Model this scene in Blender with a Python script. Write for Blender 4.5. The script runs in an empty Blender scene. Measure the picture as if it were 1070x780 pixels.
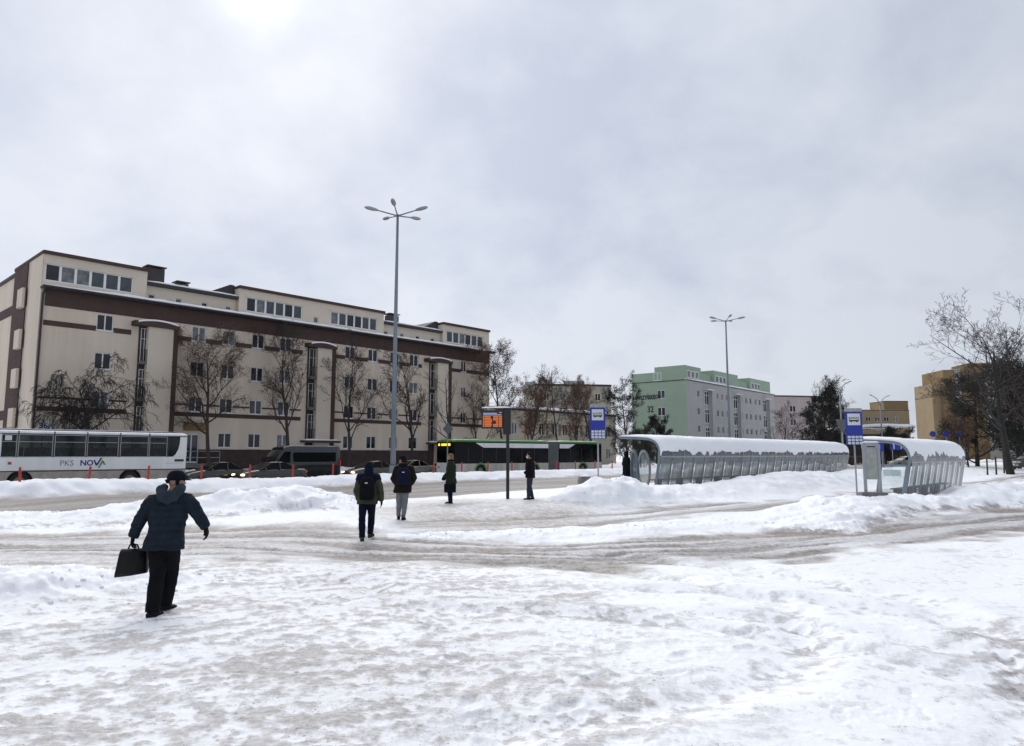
import bpy, bmesh, math, random
import numpy as np
from mathutils import Vector, Matrix

# ------------------------------------------------------------------ camera, sky, sun, exposure
scene = bpy.context.scene
COL = scene.collection
R = math.radians
cam_d = bpy.data.cameras.new('camera'); cam = bpy.data.objects.new('camera', cam_d); COL.objects.link(cam)
cam.location = (0, 0, 1.95); cam.rotation_euler = (R(90 + 6.51), 0, 0)
cam_d.sensor_width = 36; cam_d.lens = 25.07; cam_d.clip_end = 6000; cam_d.clip_start = 0.05
scene.camera = cam

SUN_AZ, SUN_EL = R(-21), R(34)          # behind the cloud, ahead and to the left
sun_dir = Vector((math.sin(SUN_AZ) * math.cos(SUN_EL), math.cos(SUN_AZ) * math.cos(SUN_EL), math.sin(SUN_EL)))
sun_d = bpy.data.lights.new('sun', 'SUN'); sun = bpy.data.objects.new('sun', sun_d); COL.objects.link(sun)
sun_d.energy = 1.5; sun_d.angle = R(62); sun_d.color = (1.0, 0.97, 0.93)
sun.rotation_euler = (-sun_dir).to_track_quat('-Z', 'Y').to_euler()

world = bpy.data.worlds.new('World'); scene.world = world; world.use_nodes = True
wn, wl = world.node_tree.nodes, world.node_tree.links
wn.clear()
def N_(t, **k):
    n = wn.new(t)
    for a, b in k.items(): setattr(n, a, b)
    return n
w_out = N_('ShaderNodeOutputWorld'); w_bg = N_('ShaderNodeBackground'); wl.new(w_bg.outputs[0], w_out.inputs[0])
w_sky = N_('ShaderNodeTexSky', sky_type='NISHITA', sun_disc=False, sun_elevation=SUN_EL, sun_rotation=SUN_AZ)
w_tc = N_('ShaderNodeTexCoord'); CO1, CO2 = 3.1, 8.0
# cloud deck: project the view direction onto a high layer, so clouds flatten towards the horizon
w_sep = N_('ShaderNodeSeparateXYZ'); wl.new(w_tc.outputs['Generated'], w_sep.inputs[0])
def M_(op, a, b=None, c=None):
    n = N_('ShaderNodeMath', operation=op)
    for i, v in enumerate((a, b, c)):
        if v is None: continue
        if isinstance(v, (int, float)): n.inputs[i].default_value = v
        else: wl.new(v, n.inputs[i])
    return n.outputs[0]
zc = M_('MAXIMUM', w_sep.outputs[2], 0.0)
den = M_('ADD', zc, 0.55)
px, py = M_('DIVIDE', w_sep.outputs[0], den), M_('DIVIDE', w_sep.outputs[1], den)
w_cmb = N_('ShaderNodeCombineXYZ'); wl.new(px, w_cmb.inputs[0]); wl.new(py, w_cmb.inputs[1])
def wnoise(scale, detail, rough, dist=0.0, off=0.0):
    mp = N_('ShaderNodeMapping'); mp.inputs['Location'].default_value = (off, off * .7, 0)
    wl.new(w_cmb.outputs[0], mp.inputs[0])
    n = N_('ShaderNodeTexNoise'); wl.new(mp.outputs[0], n.inputs['Vector'])
    n.inputs['Scale'].default_value = scale; n.inputs['Detail'].default_value = detail
    n.inputs['Roughness'].default_value = rough; n.inputs['Distortion'].default_value = dist
    return n.outputs[0]
n1 = wnoise(1.5, 5, 0.55, 0.1, CO1); n2 = wnoise(4.4, 6, 0.55, 0.15, CO2)
cl = M_('ADD', M_('MULTIPLY', n1, 0.52), M_('MULTIPLY', n2, 0.48))
# brighter towards the hidden sun
w_dot = N_('ShaderNodeVectorMath', operation='DOT_PRODUCT'); wl.new(w_tc.outputs['Generated'], w_dot.inputs[0]); w_dot.inputs[1].default_value = sun_dir
dp = M_('MAXIMUM', w_dot.outputs['Value'], 0.0)
wide = M_('POWER', dp, 3.0); core = M_('POWER', dp, 700.0)
w_ramp = N_('ShaderNodeValToRGB'); wl.new(cl, w_ramp.inputs[0])
e = w_ramp.color_ramp.elements
e[0].position = 0.40; e[0].color = (0.356, 0.388, 0.462, 1)
e[1].position = 0.57; e[1].color = (0.468, 0.493, 0.545, 1)
w_lum = M_('ADD', M_('MULTIPLY', wide, 0.23), 0.79)
w_lum2 = M_('ADD', w_lum, M_('MULTIPLY', core, M_('MULTIPLY', cl, 1.25)))
w_mul = N_('ShaderNodeVectorMath', operation='SCALE'); wl.new(w_ramp.outputs[0], w_mul.inputs[0]); wl.new(w_lum2, w_mul.inputs['Scale'])
w_nis = N_('ShaderNodeVectorMath', operation='SCALE'); wl.new(w_sky.outputs[0], w_nis.inputs[0]); w_nis.inputs['Scale'].default_value = 0.08
w_mix = N_('ShaderNodeMix', data_type='RGBA'); w_mix.inputs[0].default_value = 0.93
wl.new(w_nis.outputs[0], w_mix.inputs[6]); wl.new(w_mul.outputs[0], w_mix.inputs[7])
wl.new(w_mix.outputs[2], w_bg.inputs[0]); w_bg.inputs[1].default_value = 1.0

scene.view_settings.view_transform = 'Standard'; scene.view_settings.look = 'None'
scene.view_settings.exposure = 0.76; scene.view_settings.gamma = 1.0
scene.cycles.max_bounces = 6; scene.cycles.transparent_max_bounces = 24
scene.cycles.use_denoising = True

# street frame: D runs along the street, NN across it (away from the camera, to the left)
TH = R(42.8); D = np.array([math.sin(TH), math.cos(TH)]); NN = np.array([-D[1], D[0]])
PHI = math.atan2(D[1], D[0])
def st(a, b): return a * D + b * NN

# ------------------------------------------------------------------ materials
MATS = {}
def mat(name, col, rough=0.8, metal=0.0, var=0.1, scale=2.5, bump=0.0, bscale=None, spec=0.5, emit=None, estr=1.0, coat=0.0, streak=False):
    if name in MATS: return MATS[name]
    m = bpy.data.materials.new(name); m.use_nodes = True
    nt = m.node_tree; b = nt.nodes['Principled BSDF']
    b.inputs['Roughness'].default_value = rough; b.inputs['Metallic'].default_value = metal
    b.inputs['Specular IOR Level'].default_value = spec; b.inputs['Coat Weight'].default_value = coat
    if var > 0:
        tc = nt.nodes.new('ShaderNodeTexCoord'); n = nt.nodes.new('ShaderNodeTexNoise')
        mp = nt.nodes.new('ShaderNodeMapping'); nt.links.new(tc.outputs['Object'], mp.inputs[0]); nt.links.new(mp.outputs[0], n.inputs['Vector'])
        if streak: mp.inputs['Scale'].default_value = (1, 1, 0.16)
        n.inputs['Scale'].default_value = scale; n.inputs['Detail'].default_value = 6; n.inputs['Roughness'].default_value = 0.65
        r = nt.nodes.new('ShaderNodeValToRGB'); nt.links.new(n.outputs[0], r.inputs[0])
        r.color_ramp.elements[0].position = 0.3; r.color_ramp.elements[1].position = 0.7
        r.color_ramp.elements[0].color = tuple(c * (1 - var) for c in col) + (1,)
        r.color_ramp.elements[1].color = tuple(min(1, c * (1 + var)) for c in col) + (1,)
        nt.links.new(r.outputs[0], b.inputs['Base Color'])
        if bump > 0:
            n2 = nt.nodes.new('ShaderNodeTexNoise'); nt.links.new(tc.outputs['Object'], n2.inputs['Vector'])
            n2.inputs['Scale'].default_value = bscale or scale * 6; n2.inputs['Detail'].default_value = 4
            bp = nt.nodes.new('ShaderNodeBump'); bp.inputs['Strength'].default_value = bump; bp.inputs['Distance'].default_value = 0.02
            nt.links.new(n2.outputs[0], bp.inputs['Height']); nt.links.new(bp.outputs[0], b.inputs['Normal'])
    else:
        b.inputs['Base Color'].default_value = tuple(col) + (1,)
    if emit:
        b.inputs['Emission Color'].default_value = tuple(emit) + (1,); b.inputs['Emission Strength'].default_value = estr
    MATS[name] = m
    return m

def glass_mat(name, tint, alpha, rough=0.1, var=0.25, scale=1.2):
    """dirty glazing: part see-through, part pale film of frost and grime, with a gloss on top"""
    if name in MATS: return MATS[name]
    m = bpy.data.materials.new(name); m.use_nodes = True
    nt = m.node_tree; nt.nodes.clear(); L = nt.links
    out = nt.nodes.new('ShaderNodeOutputMaterial'); mix = nt.nodes.new('ShaderNodeMixShader')
    tr = nt.nodes.new('ShaderNodeBsdfTransparent'); tr.inputs[0].default_value = (0.86, 0.92, 0.91, 1)
    pb = nt.nodes.new('ShaderNodeBsdfPrincipled'); pb.inputs['Base Color'].default_value = tuple(tint) + (1,); pb.inputs['Roughness'].default_value = rough
    tc = nt.nodes.new('ShaderNodeTexCoord'); mp = nt.nodes.new('ShaderNodeMapping'); mp.inputs['Scale'].default_value = (1, 1, 0.35)
    n = nt.nodes.new('ShaderNodeTexNoise'); n.inputs['Scale'].default_value = scale; n.inputs['Detail'].default_value = 5
    L.new(tc.outputs['Object'], mp.inputs[0]); L.new(mp.outputs[0], n.inputs['Vector'])
    mr = nt.nodes.new('ShaderNodeMapRange'); L.new(n.outputs[0], mr.inputs[0])
    mr.inputs[1].default_value = 0.3; mr.inputs[2].default_value = 0.7
    mr.inputs[3].default_value = max(0, alpha - var); mr.inputs[4].default_value = min(1, alpha + var)
    L.new(mr.outputs[0], mix.inputs[0]); L.new(tr.outputs[0], mix.inputs[1]); L.new(pb.outputs[0], mix.inputs[2]); L.new(mix.outputs[0], out.inputs[0])
    MATS[name] = m
    return m

m_snow = mat('snow', (0.91, 0.925, 0.95), 0.65, var=0.035, scale=6, bump=0.35, bscale=9, spec=0.3)
m_white = mat('white_frame', (0.74, 0.75, 0.76), 0.45, var=0.05)
m_pane = mat('window_glass', (0.014, 0.016, 0.019), 0.06, var=0.5, scale=0.8, spec=0.45)
m_pane2 = mat('curtained_glass', (0.15, 0.16, 0.165), 0.08, var=0.6, scale=1.7, spec=0.5)
m_pane3 = mat('blue_grey_glass', (0.050, 0.060, 0.072), 0.06, var=0.5, scale=1.1, spec=0.5)
m_beige = mat('beige_render', (0.655, 0.566, 0.465), 0.9, var=0.10, scale=0.9, streak=True, bump=0.12, bscale=40, spec=0.2)
m_beige2 = mat('pale_attic_render', (0.650, 0.575, 0.480), 0.9, var=0.06, scale=0.6, spec=0.2)
m_brown = mat('brown_render', (0.082, 0.054, 0.048), 0.85, var=0.12, scale=0.8, spec=0.2)
m_plinth = mat('dark_brown_plinth', (0.060, 0.042, 0.038), 0.8, var=0.25, scale=1.5, spec=0.2)
m_darkroof = mat('dark_roofing', (0.040, 0.034, 0.036), 0.7, var=0.2)
m_pipe = mat('dark_drainpipe', (0.025, 0.022, 0.025), 0.5, var=0.1)
m_steel = mat('galvanised_steel', (0.33, 0.35, 0.37), 0.45, 0.6, var=0.15, scale=4, streak=True)
m_mast = mat('grey_mast_paint', (0.20, 0.24, 0.27), 0.5, 0.3, var=0.12, scale=2, streak=True)
m_black = mat('black_paint', (0.012, 0.012, 0.014), 0.45, var=0.2)
m_rubber = mat('rubber', (0.018, 0.017, 0.016), 0.9, var=0.3)
m_concrete = mat('weathered_concrete', (0.16, 0.155, 0.15), 0.95, var=0.3, scale=6, bump=0.5)
m_bark = mat('bark', (0.050, 0.041, 0.036), 0.95, var=0.35, scale=5)
m_red = mat('red_post_paint', (0.42, 0.035, 0.03), 0.5, var=0.15)
m_blue = mat('sign_blue', (0.010, 0.030, 0.30), 0.4, var=0.06)
m_signwhite = mat('sign_white', (0.62, 0.64, 0.66), 0.5, var=0.06)

# ------------------------------------------------------------------ mesh helpers
class MB:
    def __init__(s): s.v = []; s.f = []
    def add(s, vs, fs):
        o = len(s.v); s.v += [tuple(p) for p in vs]; s.f += [tuple(i + o for i in f) for f in fs]; return s
    def box(s, x0, x1, y0, y1, z0, z1):
        return s.add([(x0, y0, z0), (x1, y0, z0), (x1, y1, z0), (x0, y1, z0), (x0, y0, z1), (x1, y0, z1), (x1, y1, z1), (x0, y1, z1)],
                     [(3, 2, 1, 0), (4, 5, 6, 7), (0, 1, 5, 4), (1, 2, 6, 5), (2, 3, 7, 6), (3, 0, 4, 7)])
    def quad(s, a, b, c, d): return s.add([a, b, c, d], [(0, 1, 2, 3)])
    def prism(s, poly, a0, a1, axis='y'):
        n = len(poly)
        def P(p, a): return {'y': (p[0], a, p[1]), 'x': (a, p[0], p[1]), 'z': (p[0], p[1], a)}[axis]
        vs = [P(p, a0) for p in poly] + [P(p, a1) for p in poly]
        fs = [tuple(range(n))[::-1], tuple(range(n, 2 * n))] + [(i, (i + 1) % n, n + (i + 1) % n, n + i) for i in range(n)]
        return s.add(vs, fs)
    def rings(s, rings, cap=True, closed=True):
        n = len(rings[0]); vs = [p for r in rings for p in r]; fs = []
        for k in range(len(rings) - 1):
            for i in range(n if closed else n - 1):
                j = (i + 1) % n
                fs.append((k * n + i, k * n + j, (k + 1) * n + j, (k + 1) * n + i))
        if cap and closed:
            fs.append(tuple(range(n))[::-1]); fs.append(tuple((len(rings) - 1) * n + i for i in range(n)))
        return s.add(vs, fs)
    def path(s, pts, rad, n=8, sq=1.0):
        pts = [Vector(p) for p in pts]
        if isinstance(rad, (int, float)): rad = [rad] * len(pts)
        rr = []; up = None
        for i, p in enumerate(pts):
            t = (pts[min(i + 1, len(pts) - 1)] - pts[max(i - 1, 0)]).normalized()
            if up is None: up = Vector((0, 0, 1)) if abs(t.z) < 0.9 else Vector((1, 0, 0))
            x = t.cross(up).normalized(); y = x.cross(t).normalized(); up = y
            r = rad[i]
            rr.append([p + x * (math.cos(2 * math.pi * k / n) * r) + y * (math.sin(2 * math.pi * k / n) * r * sq) for k in range(n)])
        return s.rings(rr)
    def ball(s, c, rx, ry, rz, nu=12, nv=8):
        rr = []
        for j in range(nv + 1):
            a = -math.pi / 2 + math.pi * j / nv
            q = max(math.cos(a), 0.02)
            rr.append([(c[0] + rx * q * math.cos(2 * math.pi * i / nu), c[1] + ry * q * math.sin(2 * math.pi * i / nu), c[2] + rz * math.sin(a)) for i in range(nu)])
        return s.rings(rr)
    def cyl(s, c, r, h0, h1, axis='y', n=20):
        return s.prism([(c[0] + r * math.cos(2 * math.pi * i / n), c[1] + r * math.sin(2 * math.pi * i / n)) for i in range(n)], h0, h1, axis)
    def mesh(s, name, m, smooth=False):
        me = bpy.data.meshes.new(name); me.from_pydata(s.v, [], s.f); me.materials.append(m); me.update()
        bm = bmesh.new(); bm.from_mesh(me); bmesh.ops.recalc_face_normals(bm, faces=bm.faces); bm.to_mesh(me); bm.free()
        if smooth: me.polygons.foreach_set('use_smooth', [True] * len(me.polygons))
        return me
    def build(s, name, m, parent=None, smooth=False, bevel=0.0, loc=None):
        return link(name, s.mesh(name, m, smooth), parent, bevel, loc)
def link(name, me, parent=None, bevel=0.0, loc=None, rot=None):
    o = bpy.data.objects.new(name, me); COL.objects.link(o); o.parent = parent
    if loc is not None: o.location = loc
    if rot is not None: o.rotation_euler = rot
    if bevel:
        md = o.modifiers.new('bevel', 'BEVEL'); md.width = bevel; md.segments = 2; md.limit_method = 'ANGLE'
    return o
def tag(o, label, cat, group=None, kind=None):
    o['label'] = label; o['category'] = cat
    if group: o['group'] = group
    if kind: o['kind'] = kind
    return o
def thing(name, label, cat, loc=(0, 0, 0), rz=0.0, group=None):
    o = bpy.data.objects.new(name, None); COL.objects.link(o); o.location = loc; o.rotation_euler = (0, 0, rz); o.empty_display_size = 0.3
    return tag(o, label, cat, group)
KIDS = {}
def kids(o): return [c for c in COL.objects if c.parent == o]
def copy_tree(o, loc, rz, label, parent=None, scale=None):
    c = o.copy(); COL.objects.link(c); c.parent = parent
    if parent is None:
        c.location = loc; c.rotation_euler = (0, 0, rz); c['label'] = label
        if scale: c.scale = scale
    for k in kids(o): copy_tree(k, None, None, None, c)
    return c
def text(name, s, size, m, parent, loc, rot, weight=0.0, ext=0.004, align='LEFT', sx=1.0):
    cu = bpy.data.curves.new(name, 'FONT'); cu.body = s; cu.size = size; cu.offset = weight; cu.extrude = ext; cu.align_x = align; cu.resolution_u = 3
    o = bpy.data.objects.new(name, cu); COL.objects.link(o)
    dg = bpy.context.evaluated_depsgraph_get(); me = bpy.data.meshes.new_from_object(o.evaluated_get(dg))
    bpy.data.objects.remove(o); me.materials.clear(); me.materials.append(m)
    t = link(name, me, parent, 0, loc, rot); t.scale = (sx, 1, 1)
    return t
BAKE = []
def sculpt(mb, name, m, parent, voxel, smooth=3, disp=0.0, dscale=0.12, sharp=False):
    """fuse overlapping lofts into one continuous surface"""
    o = mb.build(name, m, parent, smooth=True)
    r = o.modifiers.new('fuse', 'REMESH'); r.mode = 'VOXEL'; r.voxel_size = voxel; r.use_smooth_shade = True
    if smooth:
        k = o.modifiers.new('relax', 'SMOOTH'); k.iterations = smooth; k.factor = 0.5
    if disp:
        t = bpy.data.textures.get('folds%g' % dscale) or bpy.data.textures.new('folds%g' % dscale, 'CLOUDS'); t.noise_scale = dscale; t.noise_depth = 2
        d = o.modifiers.new('folds', 'DISPLACE'); d.texture = t; d.strength = disp; d.mid_level = 0.5
    BAKE.append(o)
    return o
# ------------------------------------------------------------------ terrain: snow, banks, ruts
def _h(ix, iy, seed):
    n = (ix.astype(np.int64) * 374761393 + iy.astype(np.int64) * 668265263 + seed * 974634777) & 0xFFFFFFFF
    n = ((n ^ (n >> 13)) * 1274126177) & 0xFFFFFFFF
    return ((n ^ (n >> 16)) & 0xFFFF) / 65535.0
def vnoise(x, y, seed=0):
    ix, iy = np.floor(x), np.floor(y); fx, fy = x - ix, y - iy
    u, v = fx * fx * fx * (fx * (fx * 6 - 15) + 10), fy * fy * fy * (fy * (fy * 6 - 15) + 10)
    a, b, c, d = _h(ix, iy, seed), _h(ix + 1, iy, seed), _h(ix, iy + 1, seed), _h(ix + 1, iy + 1, seed)
    return (a + (b - a) * u) * (1 - v) + (c + (d - c) * u) * v
def fbm(x, y, octv=4, seed=0, gain=0.5):
    s = 0; a = 1.0; t = 0
    for i in range(octv):
        c, q = math.cos(0.6 * i + .3), math.sin(0.6 * i + .3)
        s = s + a * vnoise(c * x - q * y + 17.3 * i, q * x + c * y - 9.1 * i, seed + i); t += a; a *= gain; x, y = x * 2.03, y * 2.03
    return s / t
def sstep(v, a, b):
    t = np.clip((v - a) / (b - a), 0, 1); return t * t * (3 - 2 * t)
def pline(x, y, pts):
    """distance to a polyline, signed side, length along it, and interpolated extra columns"""
    pts = np.array(pts, float); best = np.full(x.shape, 1e9); along = np.zeros_like(x); side = np.zeros_like(x)
    ex = [np.zeros_like(x) for _ in range(pts.shape[1] - 2)]; L = 0.0
    for i in range(len(pts) - 1):
        ax, ay = pts[i, :2]; bx, by = pts[i + 1, :2]; dx, dy = bx - ax, by - ay; l = math.hypot(dx, dy)
        t = np.clip(((x - ax) * dx + (y - ay) * dy) / (l * l), 0, 1)
        d = np.hypot(x - ax - t * dx, y - ay - t * dy); k = d < best
        best = np.where(k, d, best); along = np.where(k, L + t * l, along)
        side = np.where(k, ((x - ax) * dy - (y - ay) * dx) / l, side)
        for j in range(len(ex)): ex[j] = np.where(k, pts[i, 2 + j] * (1 - t) + pts[i + 1, 2 + j] * t, ex[j])
        L += l
    return best, along, side, ex
LANE = [(-40, 14.0), (-13.3, 15.4), (-11.2, 15.5), (-8.3, 15.8), (-5, 15.8), (-1.7, 15.0), (1.3, 14.6), (4.5, 15.6), (8.9, 18.0), (13, 20.6), (16.6, 23), (24.5, 27.6), (60, 52)]
LANE2 = [(-1.5, 18.6), (1.8, 20.6), (5.5, 24.0), (9.3, 26.6), (15.4, 32), (21.7, 38), (46, 62)]
RIDGES = [  # x, y, height, half width
    [(-40, 18.6, .20, 1.6), (-22, 19.6, .22, 1.6), (-16.5, 20.4, .26, 1.6), (-11.8, 21.4, .36, 1.6), (-9.2, 22.2, .52, 1.6), (-7.0, 23.0, .64, 1.4), (-5.6, 22.9, .60, .9), (-5.0, 22.2, .25, .6)],
    [(-14, 9.0, .26, 1.3), (-9.0, 10.0, .30, 1.15), (-7.2, 10.5, .34, 1.0), (-5.9, 11.0, .24, 0.8), (-5.0, 11.4, .10, .6)],
    [(2.3, 26.0, .34, .8), (3.3, 26.6, .60, 1.1), (4.2, 27.4, .66, 1.2), (5.6, 28.4, .42, 1.2), (7.8, 31.0, .34, 1.4), (14.5, 38.2, .52, 1.8), (25, 49.6, .55, 1.8), (30, 55, .5, 2.0)],
    [(8.3, 19.8, .22, 1.3), (9.6, 21.8, .44, 1.6), (11.4, 24.2, .50, 1.6), (14.0, 26.0, .42, 1.5), (17.0, 27.2, .40, 1.4), (19.6, 29.4, .62, 1.7), (23.0, 32.4, .66, 2.0), (29, 38, .55, 2.6), (48, 54, .5, 4)],
    [(-2.4, 16.9, .05, .5), (-.6, 17.4, .09, .7), (1.6, 18.1, .11, .8), (4.2, 19.4, .12, .9), (6.4, 20.4, .08, .8)],
]
BANK = [(-90, -36.5, .62, 1.6)]
PRINTS = []
_rp = random.Random(2)
for (x0_, y0_, x1_, y1_) in ((-3.0, 3.0, -4.6, 8.6), (.4, 3.4, -3.2, 15.6), (5.6, 5.2, 2.4, 13.0), (-.6, 5.0, 4.2, 9.5), (-6.4, 6.4, -2.2, 12.8)):
    l_ = math.hypot(x1_ - x0_, y1_ - y0_); a_ = math.atan2(y1_ - y0_, x1_ - x0_); n_ = int(l_ / .62)
    for i_ in range(n_):
        t_ = i_ / n_; sd_ = .13 if i_ % 2 else -.13
        PRINTS.append((x0_ + (x1_ - x0_) * t_ - math.sin(a_) * sd_ + _rp.gauss(0, .06), y0_ + (y1_ - y0_) * t_ + math.cos(a_) * sd_ + _rp.gauss(0, .06), a_ + _rp.gauss(0, .2)))
def terrain(x, y, fine=True):
    a = x * D[0] + y * D[1]; b = x * NN[0] + y * NN[1]
    r = np.hypot(x, y)
    z = .30 * sstep(b, 11.5, 16.5) * sstep(a, 5, 13) + .08 * sstep(b, 5.5, 8) * sstep(a, 20, 27)
    z = z - .22 * sstep(b, 21.5, 23) * sstep(a, 8, 15) + .02 * 0
    z = z + .30 * sstep(a, 58, 80) * (1 - sstep(b, 22, 30))
    z = z * (1 - sstep(b, 37.5, 41)) + .35 * sstep(b, 51, 54)
    w1, w2 = fbm(x * .8, y * .8, 3, 5) - .5, fbm(x * .8 + 50, y * .8, 3, 9) - .5
    xw, yw = x + 1.3 * w1, y + 1.3 * w2
    lump = fbm(x * 1.6, y * 1.6, 4, 21)
    cover = np.zeros_like(x)                 # fresh ploughed snow
    for i, pts in enumerate(RIDGES):
        d, al, sd, (h, w) = pline(xw, yw, pts)
        g = np.exp(-np.abs(d / w) ** 2.3)
        gap = .52 + .78 * fbm(x * .42, y * .42, 2, 101 + i)
        z = z + h * g * (.72 + .56 * lump) * gap
        cover = np.maximum(cover, sstep(g, .12, .45) * (1 if i != 4 else .72))
    # bank along the carriageway and the kerb bank beyond
    bb = b + 1.0 * w1
    gb = np.exp(-np.abs((bb - 37.3) / 1.35) ** 3)
    z = z + (.66 - .12 * sstep(a, 12, 20)) * gb * (.86 + .28 * lump); cover = np.maximum(cover, sstep(gb, .1, .5))
    gk = np.exp(-np.abs((bb - 53.0) / 1.6) ** 2.5); z = z + .5 * gk * (.6 + .8 * lump) ; cover = np.maximum(cover, gk)
    # dirt: packed slush in lanes
    edge = (fbm(x * .9, y * .9, 4, 33) - .5)
    d, al, sd, _ = pline(x, y, LANE)
    lw = 2.1 + .9 * sstep(-x, 0, 8)
    lane = 1 - sstep(d + 2.2 * edge, lw * .55, lw * 1.25)
    ruts = fbm(al * .22, sd * 2.6, 4, 41)
    d2, al2, sd2, _ = pline(x, y, LANE2)
    lane2 = .8 * (1 - sstep(d2 + 1.6 * edge, .7, 1.9)); ruts2 = fbm(al2 * .2, sd2 * 2.6, 4, 43)
    road = sstep(b + 1.5 * edge, 22.3, 24.2) * (1 - sstep(b + 1.0 * edge, 34.9, 36.2))
    street = sstep(b + edge, 38.9, 39.8) * (1 - sstep(b + edge, 50.5, 52))
    rutr = fbm(a * .14, b * 1.7, 4, 47)
    plat = np.exp(-(((x + .3) / 4.2) ** 2 + ((y - 22.3) / 5.0) ** 2) ** 2)
    fleft = (1 - sstep(x + 1.2 * edge * 3, -.6, 3.0)) * (1 - sstep(y, 13, 15.5)) * (.55 + .45 * sstep(y, 2, 6))
    fright = sstep(x - .55 * (y - 5) + 2 * edge, 2.6, 4.0) * (1 - sstep(y, 7.5, 10)) + .8 * (1 - sstep(y + 1.6 * edge, 4.5, 5.3))
    p, q = x * math.cos(R(24)) + y * math.sin(R(24)), -x * math.sin(R(24)) + y * math.cos(R(24))
    streak = fbm(p * .9, q * 3.6, 5, 51, .6); patch = fbm(x * .55, y * .55, 4, 57); grit = fbm(x * 8.5, y * 8.5, 4, 61, .62)
    dirt = np.maximum.reduce([
        lane * (.38 + .40 * sstep(ruts, .34, .64) + .42 * (grit - .45)),
        lane2 * (.25 + .7 * sstep(ruts2, .3, .65)),
        road * (.86 + .5 * (rutr - .45) + .2 * (grit - .5)), street * (.6 + .5 * (rutr - .4)),
        plat * (.46 + .45 * (patch - .45) + .75 * (grit - .5)),
        fleft * (.10 + .42 * sstep(.45 * streak + .55 * grit, .43, .62) + .26 * (patch - .5)),
        fright * (.50 * sstep(.6 * streak + .4 * grit, .42, .62)),
        .22 * sstep(grit * .6 + streak * .4, .52, .70) * np.ones_like(x)])
    foot = sstep(grit * .55 + lump * .45, .60, .70)
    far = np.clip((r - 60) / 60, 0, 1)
    keep = np.clip(1 - cover * (1.02 - .35 * sstep(grit, .55, .75)), 0, 1)
    brown = np.maximum.reduce([lane * sstep(ruts, .50, .72) * .85, lane2 * sstep(ruts2, .5, .7), road * sstep(rutr, .40, .68) * .55, plat * .45 * sstep(patch, .38, .62), street * .5,
                               fleft * sstep(streak, .60, .74) * .12])
    # dirty toe of the banks
    for pts in (RIDGES[0], RIDGES[3]):
        d, al, sd, (h, w) = pline(xw, yw, pts)
        toe = np.exp(-((d / w - 1.12) / .28) ** 2) * (sd > 0) * sstep(grit * .5 + lump * .5, .38, .58)
        dirt = np.maximum(dirt * keep, toe * .72)
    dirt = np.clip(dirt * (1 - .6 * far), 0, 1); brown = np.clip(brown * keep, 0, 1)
    if fine:
        near = np.clip(1 - (r - 25) / 40, 0.15, 1)
        tr = np.clip(lane + lane2 * .7 + plat * .6 + fleft * .9 + fright * .5 + .22, 0, 1)
        clean = 1 - tr
        rg = 1 - np.abs(2 * fbm(x * 7.5, y * 7.5, 4, 77, .6) - 1)
        z = z + near * (.6 * tr * .03 * (fbm(x * 16, y * 16, 3, 91, .6) - .5) + tr * (.024 * (grit - .5) + .013 * (rg - .6) + .016 * (streak - .5) + .028 * (lump - .5)) + .10 * (fbm(x * .45, y * .45, 3, 71) - .5) * (1 - road) * (r < 60)
                        + clean * (.035 * (fbm(x * 1.4, y * 1.4, 4, 73) - .5) - .016 * foot))
        z = z - lane * .04 * (sstep(ruts, .42, .64)) - lane2 * .04 * sstep(ruts2, .42, .64) - road * .03 * rutr
        z = z + cover * near * (.15 * (fbm(x * 2.6, y * 2.6, 5, 81, .55) - .5) + .04 * (rg - .6))
        # tyre arcs swept through the open snow on the right
        for cx, cy, rad, wd in ((-1.2, 9.2, 4.6, .30), (-1.0, 9.2, 6.3, .28), (-3.6, 10.6, 1.5, .22), (1.4, 6.2, 3.2, .28), (.9, 6.4, 5.0, .28), (-2.0, 3.0, 7.4, .25)):
            rr = np.hypot((x - cx), (y - cy) * 1.15) + .5 * w1
            on = sstep(x, cx - .2, cx + 1.2)
            tz = np.exp(-((rr - rad) / wd) ** 2)
            z = z + on * (-.05 * tz + .03 * np.exp(-((rr - rad - 2.1 * wd) / wd) ** 2))
            dirt = np.clip(dirt + .16 * on * tz * sstep(grit, .4, .6), 0, 1)
        for fx_, fy_, fa in PRINTS:
            k = (np.abs(x - fx_) < .4) & (np.abs(y - fy_) < .4)
            if not k.any(): continue
            c_, s_ = math.cos(fa), math.sin(fa); u_ = (x[k] - fx_) * c_ + (y[k] - fy_) * s_; v_ = -(x[k] - fx_) * s_ + (y[k] - fy_) * c_
            q = (u_ / .16) ** 2 + (v_ / .075) ** 2
            z[k] = z[k] - .024 * np.exp(-q ** 1.6) + .010 * np.exp(-((np.sqrt(q) - 1.35) / .3) ** 2)
    return z, dirt, brown
def gz(x, y):
    return float(terrain(np.array([float(x)]), np.array([float(y)]), False)[0][0])

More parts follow.
